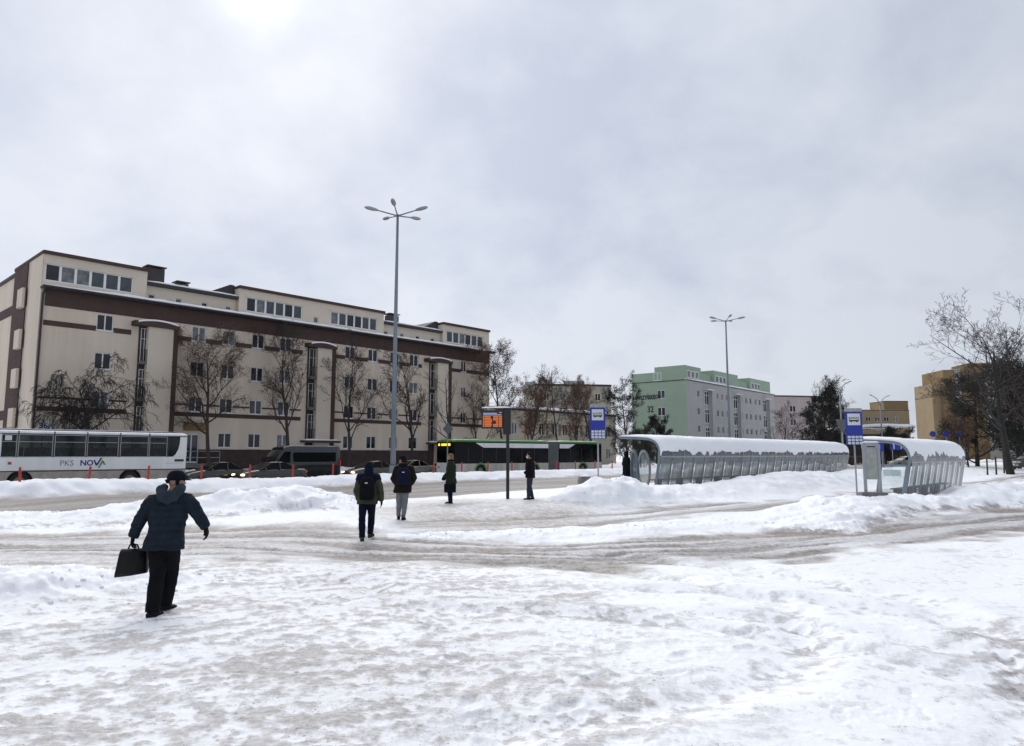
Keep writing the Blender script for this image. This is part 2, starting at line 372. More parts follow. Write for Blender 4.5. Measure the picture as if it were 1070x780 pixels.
ang = np.concatenate([np.linspace(-math.pi, R(-52), 50, endpoint=False), np.linspace(R(-52), R(52), 900, endpoint=False), np.linspace(R(52), math.pi, 50, endpoint=False)])
rad = np.concatenate([[0.4, 1.2, 2.2], np.geomspace(3.0, 70, 640), np.geomspace(73, 4000, 50)])
AA, RR = np.meshgrid(ang, rad); X, Y = RR * np.sin(AA), RR * np.cos(AA)
Z, DI, BR = terrain(X.ravel(), Y.ravel())
na, nr = len(ang), len(rad)
co = np.stack([X.ravel(), Y.ravel(), Z], 1).astype(np.float32)
i = np.arange(nr - 1)[:, None] * na; j = np.arange(na)[None, :]; j2 = (j + 1) % na
quads = np.stack([i + j, i + j2, i + na + j2, i + na + j], -1).reshape(-1, 4)[:, ::-1].astype(np.int32)
me = bpy.data.meshes.new('ground'); me.vertices.add(len(co) + 1); me.vertices.foreach_set('co', np.vstack([co, [[0, 0, 0]]]).ravel())
tris = np.stack([np.full(na, len(co)), (np.arange(na) + 1) % na, np.arange(na)], 1).astype(np.int32)[:, ::-1]
loops = np.concatenate([quads.ravel(), tris.ravel()]); me.loops.add(len(loops)); me.loops.foreach_set('vertex_index', loops)
nq, ntri = len(quads), len(tris); me.polygons.add(nq + ntri)
me.polygons.foreach_set('loop_start', np.concatenate([np.arange(nq) * 4, nq * 4 + np.arange(ntri) * 3]).astype(np.int32))
me.polygons.foreach_set('use_smooth', np.ones(nq + ntri, bool)); me.update(calc_edges=True)
for nm, arr in (('dirt', DI), ('brown', BR)):
    at = me.attributes.new(nm, 'FLOAT', 'POINT'); at.data.foreach_set('value', np.append(arr, 0.3).astype(np.float32))
m_ground = bpy.data.materials.new('packed_snow'); m_ground.use_nodes = True
nt = m_ground.node_tree; pb = nt.nodes['Principled BSDF']; L = nt.links
def an(nm):
    n = nt.nodes.new('ShaderNodeAttribute'); n.attribute_name = nm; return n.outputs['Fac']
def gm(op, a, b):
    n = nt.nodes.new('ShaderNodeMath'); n.operation = op
    for k, v in enumerate((a, b)):
        if isinstance(v, (int, float)): n.inputs[k].default_value = v
        else: L.new(v, n.inputs[k])
    return n.outputs[0]
tc = nt.nodes.new('ShaderNodeTexCoord')
def gn(scale, det, rough=0.6):
    n = nt.nodes.new('ShaderNodeTexNoise'); L.new(tc.outputs['Object'], n.inputs['Vector']); n.inputs['Scale'].default_value = scale; n.inputs['Detail'].default_value = det; n.inputs['Roughness'].default_value = rough; return n.outputs[0]
fine_n, mid_n = gn(26, 6, .75), gn(6, 5, .65)
mpg = nt.nodes.new('ShaderNodeMapping'); L.new(tc.outputs['Object'], mpg.inputs[0]); mpg.inputs['Rotation'].default_value = (0, 0, R(-22)); mpg.inputs['Scale'].default_value = (5, 24, 5)
strk = nt.nodes.new('ShaderNodeTexNoise'); L.new(mpg.outputs[0], strk.inputs['Vector']); strk.inputs['Scale'].default_value = 1; strk.inputs['Detail'].default_value = 6; strk.inputs['Roughness'].default_value = .72
fine_n = gm('ADD', gm('MULTIPLY', fine_n, .5), gm('MULTIPLY', strk.outputs[0], .5))
dv = gm('ADD', an('dirt'), gm('MULTIPLY', gm('MULTIPLY', gm('SUBTRACT', fine_n, .5), 2.9), gm('ADD', an('dirt'), .12)))
rp = nt.nodes.new('ShaderNodeValToRGB'); L.new(dv, rp.inputs[0])
cr = rp.color_ramp; cr.elements[0].position = .04; cr.elements[0].color = (.915, .93, .955, 1); cr.elements[1].position = .95; cr.elements[1].color = (.20, .18, .165, 1)
k = cr.elements.new(.35); k.color = (.615, .605, .61, 1); k = cr.elements.new(.65); k.color = (.385, .368, .355, 1)
mx = nt.nodes.new('ShaderNodeMix'); mx.data_type = 'RGBA'; mx.blend_type = 'MULTIPLY'
L.new(gm('MULTIPLY', an('brown'), gm('ADD', mid_n, .35)), mx.inputs[0]); L.new(rp.outputs[0], mx.inputs[6]); mx.inputs[7].default_value = (.84, .75, .64, 1)
# scattered road grit
vo = nt.nodes.new('ShaderNodeTexVoronoi'); L.new(tc.outputs['Object'], vo.inputs['Vector']); vo.inputs['Scale'].default_value = 13; vo.inputs['Randomness'].default_value = 1
vo2 = nt.nodes.new('ShaderNodeTexVoronoi'); L.new(tc.outputs['Object'], vo2.inputs['Vector']); vo2.inputs['Scale'].default_value = 34; vo2.inputs['Randomness'].default_value = 1
spk = gm('MULTIPLY', gm('MAXIMUM', gm('LESS_THAN', vo.outputs['Distance'], .15), gm('LESS_THAN', vo2.outputs['Distance'], .20)), gm('MULTIPLY', gm('GREATER_THAN', gn(2.6, 4), .50), gm('GREATER_THAN', an('dirt'), .14)))
mx2 = nt.nodes.new('ShaderNodeMix'); mx2.data_type = 'RGBA'; L.new(gm('MULTIPLY', spk, .6), mx2.inputs[0]); L.new(mx.outputs[2], mx2.inputs[6]); mx2.inputs[7].default_value = (.17, .15, .14, 1)
L.new(mx2.outputs[2], pb.inputs['Base Color']); pb.inputs['Roughness'].default_value = .62; pb.inputs['Specular IOR Level'].default_value = .35
bp = nt.nodes.new('ShaderNodeBump'); bp.inputs['Strength'].default_value = .42; bp.inputs['Distance'].default_value = .035
L.new(gm('ADD', gm('MULTIPLY', fine_n, .7), mid_n), bp.inputs['Height']); L.new(bp.outputs[0], pb.inputs['Normal'])
me.materials.append(m_ground)
g = bpy.data.objects.new('ground', me); COL.objects.link(g); g['kind'] = 'structure'; g['label'] = 'snow covered ground with trampled paths, ruts and ploughed banks'

# loose clods thrown up by the plough and boots
rc = np.random.RandomState(4); cx, cy, cs = [], [], []
for pts, n in ((RIDGES[0], 260), (RIDGES[1], 120), (RIDGES[2], 200), (RIDGES[3], 260), (RIDGES[4], 140)):
    p_ = np.array(pts); i_ = rc.randint(0, len(p_) - 1, n); t_ = rc.rand(n)[:, None]; q_ = p_[i_] * (1 - t_) + p_[i_ + 1] * t_
    cx += list(q_[:, 0] + rc.normal(0, 1, n) * q_[:, 3] * .8); cy += list(q_[:, 1] + rc.normal(0, 1, n) * q_[:, 3] * .8); cs += list(.012 + .028 * rc.rand(n) ** 3)
n = 60; y_ = 4.2 + 14 * rc.rand(n) ** 1.5; cx += list((rc.rand(n) * 1.7 - .85) * y_); cy += list(y_); cs += list(.008 + .014 * rc.rand(n) ** 3)
cx, cy, cs = np.array(cx), np.array(cy), np.array(cs); cz, cd, _ = terrain(cx, cy)
ico = bmesh.new(); bmesh.ops.create_icosphere(ico, subdivisions=1, radius=1); bv = np.array([v.co[:] for v in ico.verts]); bf = [[v.index for v in f.verts] for f in ico.faces]; ico.free()
V = []; F = []
for k in range(len(cx)):
    j_ = bv * (1 + .35 * rc.normal(0, .5, (len(bv), 1))) * cs[k] * np.array([1.2, 1.0, .75]); o_ = len(V)
    V += [(cx[k] + q[0], cy[k] + q[1], cz[k] + q[2] + cs[k] * .05) for q in j_]; F += [tuple(i + o_ for i in f) for f in bf]
me = bpy.data.meshes.new('snow_clods'); me.from_pydata(V, [], F); me.polygons.foreach_set('use_smooth', [True] * len(F))
me.materials.append(mat('clod_snow', (.86, .87, .89), .7, var=.10, scale=1.3)); o = bpy.data.objects.new('snow_clods', me); COL.objects.link(o); tag(o, 'loose crumbs and clods of snow scattered along the banks and paths', 'snow', kind='stuff')
# ------------------------------------------------------------------ buildings
rnd = random.Random(7)
def wall_mb(x0, x1, z0, z1, holes, y=0.0, depth=0.16):
    mb = MB(); xs = sorted({x0, x1} | {h[0] for h in holes} | {h[1] for h in holes}); zs = sorted({z0, z1} | {h[2] for h in holes} | {h[3] for h in holes})
    for i in range(len(xs) - 1):
        for j in range(len(zs) - 1):
            cx, cz = (xs[i] + xs[i + 1]) / 2, (zs[j] + zs[j + 1]) / 2
            if any(h[0] < cx < h[1] and h[2] < cz < h[3] for h in holes): continue
            mb.quad((xs[i], y, zs[j]), (xs[i + 1], y, zs[j]), (xs[i + 1], y, zs[j + 1]), (xs[i], y, zs[j + 1]))
    for a, b, c, d in holes:
        for p, q in (((a, c), (b, c)), ((b, c), (b, d)), ((b, d), (a, d)), ((a, d), (a, c))):
            mb.quad((p[0], y, p[1]), (q[0], y, q[1]), (q[0], y + depth, q[1]), (p[0], y + depth, p[1]))
    return mb
_wm = {}
def window(parent, x, z, w, h, y=0.0, split=2, pane=None, sill=True, fr=0.068, rot=None, org=None, transom=0):
    """a window set in an opening; origin at its lower left corner"""
    key = (round(w, 2), round(h, 2), split, fr, transom)
    if key not in _wm:
        f = MB()
        f.box(0, w, .06, .12, 0, fr); f.box(0, w, .06, .12, h - fr, h); f.box(0, fr, .06, .12, fr, h - fr); f.box(w - fr, w, .06, .12, fr, h - fr)
        for k in range(1, split):
            cx = w * k / split; f.box(cx - fr * .6, cx + fr * .6, .055, .118, fr, h - fr)
        if transom: f.box(fr, w - fr, .064, .116, h * transom - fr * .4, h * transom + fr * .4)
        g = MB().quad((fr * .5, .10, fr * .5), (w - fr * .5, .10, fr * .5), (w - fr * .5, .10, h - fr * .5), (fr * .5, .10, h - fr * .5))
        s = MB().box(-.06, w + .06, -.07, .06, -.05, -.004)
        _wm[key] = (f.mesh('window', m_white), g.v, g.f, s.mesh('sill', m_white), {})
    fm, gv, gf, sm, cache = _wm[key]
    pane = pane or rnd.choices([m_pane, m_pane2, m_pane3], [5, 2, 3])[0]
    if pane.name not in cache:
        q = MB(); q.add(gv, gf); cache[pane.name] = q.mesh('pane', pane)
    o = link('window', fm, parent, 0, (x, y, z) if org is None else org, rot)
    link('pane', cache[pane.name], o)
    if sill: link('sill', sm, o)
    return o
def snow_slab(x0, x1, y0, y1, z, th, nx=None, ny=4, seed=1, slope=(0, 0), droop=0.0):
    nx = nx or max(4, int((x1 - x0) / .35)); rr = []
    for i in range(nx + 1):
        x = x0 + (x1 - x0) * i / nx; row = []
        ex = min(1, 6 * min(i, nx - i) / nx + .35)
        for j in range(ny + 1):
            t = j / ny; y = y0 + (y1 - y0) * t; e = math.sin(math.pi * min(max(t, .02), .98)) ** .35
            nz = float(fbm(np.array([x * 1.3 + seed]), np.array([y * 1.3]), 3, seed)[0])
            row.append((x, y - (droop * (nz - .3) if j == 0 else 0), z + th * e * ex * (.6 + .8 * nz) + slope[0] * (x - x0) + slope[1] * (y - y0)))
        row += [(x, y1, z + slope[0] * (x - x0) + slope[1] * (y1 - y0)), (x, y0, z + slope[0] * (x - x0))]
        rr.append(row)
    return MB().rings(rr)

# --- the long beige apartment block
C0 = (-33.31, 49.43, 0)
blk = thing('apartment_building', 'long beige and brown apartment block with projecting stair bays and glazed attic', 'building', C0, PHI)
K = 1.05; LEN = 45.15
cols = [2.63, 9.65, 12.21, 14.83, 17.48, 24.33, 27.01, 29.73, 32.26]; rows = [11.13, 8.24, 5.38, 2.50]
WW, WH = 1.15, 1.22
holes = []; specs = []
for ci, s in enumerate(cols):
    for ri, z in enumerate(rows):
        if ci == 1 and ri == 3: continue
        holes.append((s + K, s + K + WW, z, z + WH)); specs.append((s + K, z, WW, WH, 2))
for z in rows:
    holes.append((39.58 + K, 39.58 + K + .8, z, z + WH)); specs.append((39.58 + K, z, .8, WH, 2))
door_h = (9.45 + K, 10.65 + K, 1.25, 3.6); holes.append(door_h)
wall_mb(0, LEN, 2.35, 13.8, [h for h in holes if h[2] >= 2.35] + [(door_h[0], door_h[1], 2.35, 3.6)]).build('wall', m_beige, blk)
wall_mb(0, LEN, -.2, 2.35, [(door_h[0], door_h[1], 1.25, 2.35)], y=-.03).build('plinth', m_plinth, blk)
for x, z, w, h, n in specs: window(blk, x, z, w, h, split=n)
dr = MB(); dx0, dx1 = door_h[0], door_h[1]
dr.box(dx0, dx0 + .08, .05, .13, 1.25, 3.6).box(dx1 - .08, dx1, .05, .13, 1.25, 3.6).box(dx0 + .08, dx1 - .08, .05, .13, 3.5, 3.6).box(dx0 + .08, dx1 - .08, .05, .13, 1.25, 1.4).box(dx0 + .55, dx0 + .65, .052, .128, 1.4, 3.5)
dro = dr.build('door', m_white, blk); MB().quad((dx0 + .05, .1, 1.3), (dx1 - .05, .1, 1.3), (dx1 - .05, .1, 3.55), (dx0 + .05, .1, 3.55)).build('pane', m_pane3, dro)
MB().box(dx0 - .1, dx1 + .45, -.12, 0, 3.85, 4.5).build('name_board', mat('ochre_board', (.20, .135, .045), .6, var=.3, scale=5), blk)
MB().box(dx0 - 1.4, dx1 + 1.2, -1.5, -.03, .9, 1.22).build('landing', m_concrete, blk)
rl = MB()
for zz in (1.7, 2.2): rl.path([(dx0 - 1.3, -1.45, zz), (dx1 + 1.1, -1.45, zz)], .03, 6)
for k in range(5): rl.path([(dx0 - 1.3 + k * .9, -1.45, 1.2), (dx0 - 1.3 + k * .9, -1.45, 2.2)], .03, 6)
rl.build('railing', m_steel, blk)
# brown bands between the openings
def band(z0, z1, row=None):
    cuts = [(s - K * 0 + K - .0, s + K + WW) for s in cols] + [(39.58 + K, 40.38 + K)] if row else []
    cuts = sorted(cuts + [(5.05 + K, 8.55 + K), (19.75 + K, 23.3 + K), (33.9 + K, 38.15 + K)]); x = .28
    for a, b in cuts + [(LEN - .02, LEN)]:
        if a - x > .15: MB().box(x, a, -.025, .0, z0, z1).build('band', m_brown, blk)
        x = max(x, b)
band(11.04, 11.42, True); band(4.98, 5.32); band(5.86, 6.0, True)
MB().box(.28, LEN - .01, -.035, 0, 12.44, 13.62).build('fascia_band', m_brown, blk)
MB().box(-.05, LEN + .35, -.62, .02, 13.62, 13.78).build('eave', m_darkroof, blk)
gt = MB().path([(-.05, -.68, 13.74), (LEN + .3, -.68, 13.72)], .075, 8).build('gutter', m_darkroof, blk, True)
snow_slab(.0, LEN + .32, -.72, .0, 13.785, .24, nx=150, seed=4, droop=.1).build('ledge_snow', m_snow, blk, True)
# stair bays
for bi, (b0, g0, g1, s0, b1) in enumerate([(5.25, 5.79, 6.33, 8.21, 8.58), (20.34, 20.5, 21.36, 22.87, 23.3), (34.76, 35.2, 36.16, 37.7, 38.16)]):
    def sh(s, d): return s + K - d * (s + 13.6) / 58
    yb = -.62; x0, x1 = sh(g1, .62), sh(b1, .62); xs_ = sh(s0, .62)
    MB().box(x0, xs_, yb, .0, 1.0, 11.75).build('stair_bay', m_beige2, blk)
    MB().box(xs_, x1, yb - .03, .0, .4, 11.75).build('bay_pilaster', m_brown, blk)
    cap = MB().prism([(sh(b0, .7), 11.75), (x1 + .05, 11.75), (x1 + .05, 12.10), (x0 + 1.0, 12.32), (sh(b0, .7), 12.10)], -.78, -.002).build('bay_cap', m_brown, blk)
    rr = []
    for q in range(13):
        t = q / 12; x = sh(b0, .7) + .25 + (x1 - sh(b0, .7) - .3) * t; zz = 12.11 + .22 * math.sin(math.pi * t) ** .8
        rr.append([(x, -.8, zz - .13), (x, -.78, zz), (x, -.1, zz + .05), (x, -.06, zz - .13)])
    MB().rings(rr).build('bay_snow', m_snow, cap, True)
    gw = (g1 - g0) * .97
    for k, z in enumerate((9.05, 6.2, 3.35)):
        window(blk, sh(g0, .2), z + .0, gw, 2.25 if k else 2.6, y=-.2, split=2, pane=m_pane, sill=False, transom=.68, fr=.035)
        bal = MB().box(sh(g0, .2) - .1, sh(g0, .2) + gw, -.5, -.1, z - .22, z - .06)
        bl = bal.build('balcony_slab', m_concrete, blk)
        ra = MB()
        for q in range(7): ra.box(sh(g0, .2) - .08 + q * gw / 6, sh(g0, .2) - .05 + q * gw / 6, -.48, -.46, z - .06, z + .85)
        ra.box(sh(g0, .2) - .1, sh(g0, .2) + gw, -.49, -.45, z + .85, z + .9); ra.build('balustrade', m_pipe, bl)
    MB().box(sh(g0, .2) - .12, sh(g0, .2) + gw + .1, -.095, -.004, 1.0, 11.75).build('bay_recess', m_plinth, blk)
    MB().box(x0 - 1.6, x1 + .3, -1.35, yb - .04, 3.0, 3.2).build('porch_roof', m_brown, blk)
    snow_slab(x0 - 1.6, x1 + .3, -1.35, yb - .05, 3.205, .12, seed=30 + bi).build('porch_snow', m_snow, blk, True)
# attic storey
def attic(x0, x1, top, strips, smalls, back, pav):
    hs = []
    ow = []
    for a, b in strips:
        n = 6; w = (b - a) / n; hs.append((a, b, 14.26, 15.52))
        for q in range(n): ow.append((a + q * w, a + (q + 1) * w, 14.26, 15.52))
    for s, h in smalls: hs.append((s, s + .5, 14.15, 14.15 + h)); ow.append(hs[-1])
    wy = 0.03 if pav else .45
    wall_mb(x0, x1, 13.8, top - .24, hs, y=wy).build('attic_wall', m_beige2, blk)
    for h in ow: window(blk, h[0], h[2], h[1] - h[0], h[3] - h[2], y=wy, split=1, sill=False, fr=.085 if h[1] - h[0] > .6 else .05, pane=rnd.choice([m_pane3, m_pane3, m_pane2, m_pane]))
    for xx in (x0, x1): MB().quad((xx, wy, 13.8), (xx, back, 13.8), (xx, back, top - .24), (xx, wy, top - .24)).build('attic_side', m_beige2, blk)
    if pav:
        for a, b in strips:   # shallow frame round each run of panes
            MB().box(a - .12, b + .12, wy - .05, wy, 15.50, 15.66).build('lintel', m_beige2, blk)
    MB().box(x0 - (.05 if pav else .0), x1 + (.05 if pav else 0), wy - (.18 if pav else .42), back, top - .238, top).build('attic_roof', m_brown if pav else m_darkroof, blk)
    if not pav: snow_slab(x0 + .02, x1 - .1, wy - .44, back - .3, top + .002, .30, seed=int(x0) + 9).build('roof_snow', m_snow, blk, True)
    else: snow_slab(x0 + .3, x1 - .3, 1.0, back - .3, top + .002, .08, seed=int(x0) + 9).build('roof_snow', m_snow, blk, True)
attic(.02, 7.04, 16.4, [(.17, 6.04)], [], 7.6, True)
attic(7.06, 14.53, 15.42, [], [(s + K, .36) for s in (6.3, 8.4, 10.5, 12.55)], 7, False)
attic(14.55, 29.9, 16.4, [(15.24, 20.65), (23.68, 29.06)], [(20.8 + K, .56)], 7.6, True)
attic(29.92, 37.88, 15.42, [], [(s + K, .36) for s in (29.2, 31.3, 33.4, 35.5)], 7, False)
attic(37.9, 45.1, 16.4, [(38.46, 44.13)], [], 7.6, True)
for x in (14.5, 37.85):
    MB().prism([(x - 2.6, 15.4), (x, 15.4), (x, 16.5), (x - .4, 16.52)], .8, 5.5).build('roof_wedge', m_darkroof, blk)
for x, y, w, h in ((8.0, 2.6, 1.3, 1.9), (6.0, 2.4, .8, .45), (10.4, 2.6, .9, 1.0), (32.6, 2.6, 1.2, 1.5), (31.0, 3.4, .6, .6)):
    bz = 15.3 if x > 7 else 16.3
    c = MB().box(x, x + w, y, y + .9, bz, bz + h).build('chimney', m_darkroof, blk)
    MB().box(x - .12, x + w + .12, y - .12, y + 1.02, bz + h + .12, bz + h + .2).box(x + .1, x + .2, y + .1, y + .2, bz + h, bz + h + .12).box(x + w - .2, x + w - .1, y + .7, y + .8, bz + h, bz + h + .12).build('chimney_cap', m_darkroof, c)
# gable end
gb = MB(); gb.quad((0, 0, -.2), (0, 7.6, -.2), (0, 7.6, 16.2), (0, 0, 16.2)); gb.build('gable_wall', m_beige, blk)
MB().box(-.06, .02, .0, 7.66, 16.16, 16.39).build('gable_coping', m_brown, blk)
MB().box(-.04, -.002, 4.0, 7.55, -.2, 16.15).build('gable_panel', m_brown, blk)
for z in (14.0, 10.9, 8.0, 5.1):
    lo = MB().box(-.34, -.045, 3.5, 4.9, z - 1.2, z + .2).build('loggia', m_beige, blk)
MB().path([(-.1, 3.45, 16.1), (-.1, 3.45, 0)], .06, 6).build('downpipe', m_pipe, blk)
MB().path([(.12, -.62, 13.7), (.12, -.12, 13.2), (.12, -.1, 0)], .08, 8).build('downpipe', m_pipe, blk)
wb = MB(); wb.box(.25, LEN, 7.62, 22, -.2, 15.95); wb.build('rear_wing', m_beige, blk)
for z in (12.9, 4.6): MB().box(.2, .252, 7.7, 22, z, z + .75).build('band', m_brown, blk)
MB().box(.1, LEN, 7.7, 22.2, 15.96, 16.2).build('wing_roof', m_darkroof, blk)
MB().quad((LEN, 0, -.2), (LEN, 7.6, -.2), (LEN, 7.6, 13.8), (LEN, 0, 13.8)).build('end_wall', m_beige, blk)
npl = MB().box(.42, 1.28, -.03, -.004, 3.72, 4.22).build('house_number_plate', m_signwhite, blk)
text('house_number', '36', .52, mat('navy_lettering', (.015, .02, .10), .5, var=0), npl, (.50, -.034, 3.78), (R(90), 0, 0), .012)

# --- blocks further off
def block(name, label, loc, rz, w, d, h, wm, wins=(), side=(), roofm=None, cat='building', par=.25, sidem=None):
    b = thing(name, label, cat, loc, rz)
    hs = [(x, x + ww, z, z + hh) for x, z, ww, hh in wins]
    wall_mb(0, w, -.5, h, hs).build('wall', wm, b)
    hs2 = [(y, y + ww, z, z + hh) for y, z, ww, hh in side]
    sw = wall_mb(0, d, -.5, h, [(d - q[1], d - q[0], q[2], q[3]) for q in hs2]); so = sw.build('side_wall', sidem or wm, b, loc=(0, d, 0)); so.rotation_euler = (0, 0, R(-90))
    MB().quad((w, 0, -.5), (w, d, -.5), (w, d, h), (w, 0, h)).quad((0, d, -.5), (w, d, -.5), (w, d, h), (0, d, h)).build('rear_walls', wm, b)
    MB().box(-.08, w + .08, -.08, d + .08, h + .002, h + par).build('roof', roofm or m_darkroof, b)
    snow_slab(.2, w - .2, .0, d - .2, h + par + .003, .15, nx=30, seed=len(label)).build('roof_snow', m_snow, b, True)
    for x, z, ww, hh in wins: window(b, x, z, ww, hh, split=2 if ww > 1 else 1, sill=False, fr=.07)
    for y, z, ww, hh in side: window(b, 0, 0, ww, hh, split=2, sill=True, fr=.08, rot=(0, 0, R(-90)), org=(0, y + ww, z))
    return b
m_green = mat('green_render', (.315, .405, .315), .9, var=.06, scale=.4, spec=.2)
m_grey = mat('grey_render', (.41, .405, .395), .9, var=.07, scale=.5, spec=.2)
m_pink = mat('pinkish_render', (.42, .36, .35), .9, var=.07, scale=.4, spec=.2)
m_cream = mat('cream_render', (.46, .42, .335), .9, var=.1, scale=.4, spec=.2)
m_ochre = mat('ochre_render', (.215, .150, .078), .9, var=.08, scale=.3, spec=.2)
m_ochre2 = mat('pale_ochre_render', (.275, .210, .130), .9, var=.08, scale=.3, spec=.2)
m_olive = mat('grey_olive_render', (.34, .32, .27), .9, var=.12, scale=.4, spec=.2)

th = R(40); dg_ = (math.sin(th), math.cos(th)); phg = math.atan2(dg_[1], dg_[0])
zr = [11.85, 8.75, 5.75, 2.8]
gw = [(x, z, 1.0, 1.25) for z in zr for x in (4.0, 9.6, 11.9, 13.9, 16.2, 22.8, 25.2, 27.4, 30.0, 32.2, 37.4)]
gs = [(4.1, z, 1.5, 1.45) for z in (11.6, 8.6, 5.6)]
grn = block('green_apartment_building', 'apartment block with pale green gable end and grey long side', 'g', 0, 1, 1, 1, m_grey) if False else \
      block('green_apartment_building', 'apartment block with pale green gable end and grey long side', (29.6, 120.4, 0), phg, 41, 10.6, 14.5, m_grey, gw, gs, par=.12, sidem=m_green)
# green attic: stepped, set on the long side, flush with the gable
ab = MB(); ab.quad((-.02, -.0, 14.5), (-.02, 6.0, 14.5), (-.02, 6.0, 17.0), (-.02, 0, 17.1)).quad((-.02, 6.0, 14.5), (-.02, 10.6, 14.5), (-.02, 10.6, 16.2), (-.02, 6.0, 16.2))
ab.build('attic_gable', m_green, grn)
for x0, x1, h in ((.0, 6.2, 17.1), (11.5, 22.5, 17.2), (28.5, 39.5, 17.2)):
    MB().box(x0 + .0, x1, .25, 6.0, 14.66, h).build('attic_pavilion', m_green, grn)
    for q in range(3): window(grn, x0 + .7 + q * 1.6, 15.0, 1.3, 1.3, y=.13, split=1, sill=False, fr=.12, pane=m_pane2 if x0 < 1 else m_pane3)
for x0, x1 in ((6.2, 11.5), (22.5, 28.5)):
    MB().box(x0 + .01, x1 - .01, .8, 6.0, 14.66, 16.3).build('attic_link', m_green, grn)
snow_slab(-.2, 41.2, -.35, .3, 14.64, .25, nx=60, seed=77).build('eave_snow', m_snow, grn, True)
window(grn, 0, 0, 1.5, 1.4, split=2, sill=True, fr=.08, rot=(0, 0, R(-90)), org=(-.1, 6.2, 14.75))
for x0 in (6.6, 19.2, 34.3):
    for z in (10.6, 7.4, 4.2): window(grn, x0, z, 1.9, 2.5, y=-.15, split=2, sill=False, fr=.1, transom=.7, pane=m_pane)
    cp = MB().box(x0 - .4, x0 + 2.6, -.9, -.002, 13.2, 13.4).build('bay_cap', m_signwhite, grn)
    MB().box(x0 + 1.95, x0 + 2.5, -.7, -.001, .2, 13.2).build('bay_pier', m_grey, grn)
lt = mat('dark_lettering', (.03, .03, .035), .7, var=0)
text('street_name', 'WYSZYŃSKIEGO', 1.05, lt, grn, (-.03, 9.95, 11.55), (R(90), 0, R(-90)), .03, .02, sx=.64)
text('house_number', '32', 1.5, lt, grn, (-.03, 7.6, 9.3), (R(90), 0, R(-90)), .03, .02, sx=.85)

low = block('low_yellow_building', 'low cream two storey building with snowy flat roof behind the green bus', (-2.9, 95.0, 0), PHI, 29.1, 12, 8.0, m_cream,
            [(x, z, 1.15, 1.7) for z in (4.7, 1.2) for x in (1.2, 4.2, 7.0, 10.0, 13.0, 15.4, 18.2, 21.0, 23.8, 26.4)], roofm=m_darkroof, par=.3)
for x in (11.5, 14.4, 16.8, 19.6, 22.4): MB().box(x, x + .5, -.03, -.002, 4.7, 6.4).build('ochre_panel', m_ochre, low)
snow_slab(-.3, 29.6, -.7, .6, 8.31, .35, nx=60, seed=12).build('eave_snow', m_snow, low, True)
flat = block('flat_roofed_building', 'grey olive flat roofed building with roof plant behind the low cream one', (4.6, 148, 0), R(8), 16.5, 14, 16.2, m_olive,
             [(x, z, 1.2, 1.5) for z in (13.2, 10.2) for x in (2, 5.5, 9, 13)], par=.4)
for x, w, h in ((.5, 2.4, .8), (4.4, 2.0, 1.3), (9.0, 4.4, 1.15)): MB().box(x - 1.8, x + w - 1.8, 4, 8, 16.65, 16.6 + h).build('roof_plant', m_steel, flat)
pink = block('pink_building', 'pinkish grey apartment block right of the green one', (58.5, 168, 0), R(12), 16, 12, 15.6, m_pink,
             [(x, z, 1.6, 1.5) for z in (12.0, 8.8, 5.6) for x in (7.8, 11.8)], par=.3)
bg1 = block('ochre_building', 'small dark ochre block behind the bus stop sign', (112.5, 262, 0), R(6), 14, 12, 18.6, m_olive, [(x, 14, 1.4, 1.5) for x in (2, 6, 10)])
bg2 = block('pale_ochre_building', 'pale ochre long block under the far double arm street lamp', (126.5, 265, 0), R(4), 22, 12, 18.2, m_ochre2,
            [(x, z, 2.0, 1.6) for z in (14.2, 10.8, 7.4) for x in (1.5, 5, 8.5, 12, 15.5)])
bg3 = block('orange_ochre_building', 'orange ochre square block left of the tall tower block', (142.0, 272, 0), R(2), 9.5, 10, 22.0, m_ochre, [(x, z, 1.2, 1.4) for z in (16, 12) for x in (2, 6)])
tow = thing('tower_block', 'tall ochre stepped tower block behind the big bare tree', 'building', (131.0, 220, 0), R(-6))
def tower_part(x0, x1, y0, y1, h, m, winx, wm=1.3):
    hs = [(x, x + wm, z, z + 1.4) for x in winx for z in np.arange(3, h - 2, 2.8)]
    wall_mb(x0, x1, -1, h, hs, y=y0).build('wall', m, tow)
    MB().quad((x0, y0, -1), (x0, y1, -1), (x0, y1, h), (x0, y0, h)).quad((x1, y0, -1), (x1, y1, -1), (x1, y1, h), (x1, y0, h)).build('side_wall', m, tow)
    MB().box(x0, x1, y0, y1, h + .002, h + .4).build('roof', m, tow)
    for a in hs: window(tow, a[0], a[2], wm, 1.4, y=y0, split=2, sill=False, fr=.09)
tower_part(0, 2.6, 2, 14, 23.5, m_ochre2, ())
tower_part(2.62, 6.0, 0, 14, 27.6, m_ochre, ())
tower_part(6.02, 8.2, .8, 14, 28.0, m_grey, (6.4,))
tower_part(8.22, 14.5, .0, 14, 28.4, m_ochre, ())
tower_part(14.52, 26.5, -.3, 14, 27.9, m_olive, (15.3, 17.8, 20.3, 22.8, 24.9), 1.6)
MB().box(11, 24, 2, 12, 28.81, 30.2).build('roof_storey', m_ochre, tow)
kio = thing('bus_station_pavilion', 'dark low pavilion with curved snowy roof in the distance', 'building', (52.5, 116, 0), R(-4))
kb = MB(); kb.box(0, 11, 0, 8, -.5, 5.2); kb.build('wall', mat('dark_green_wall', (.03, .034, .028), .8, var=.3), kio)
rr = []
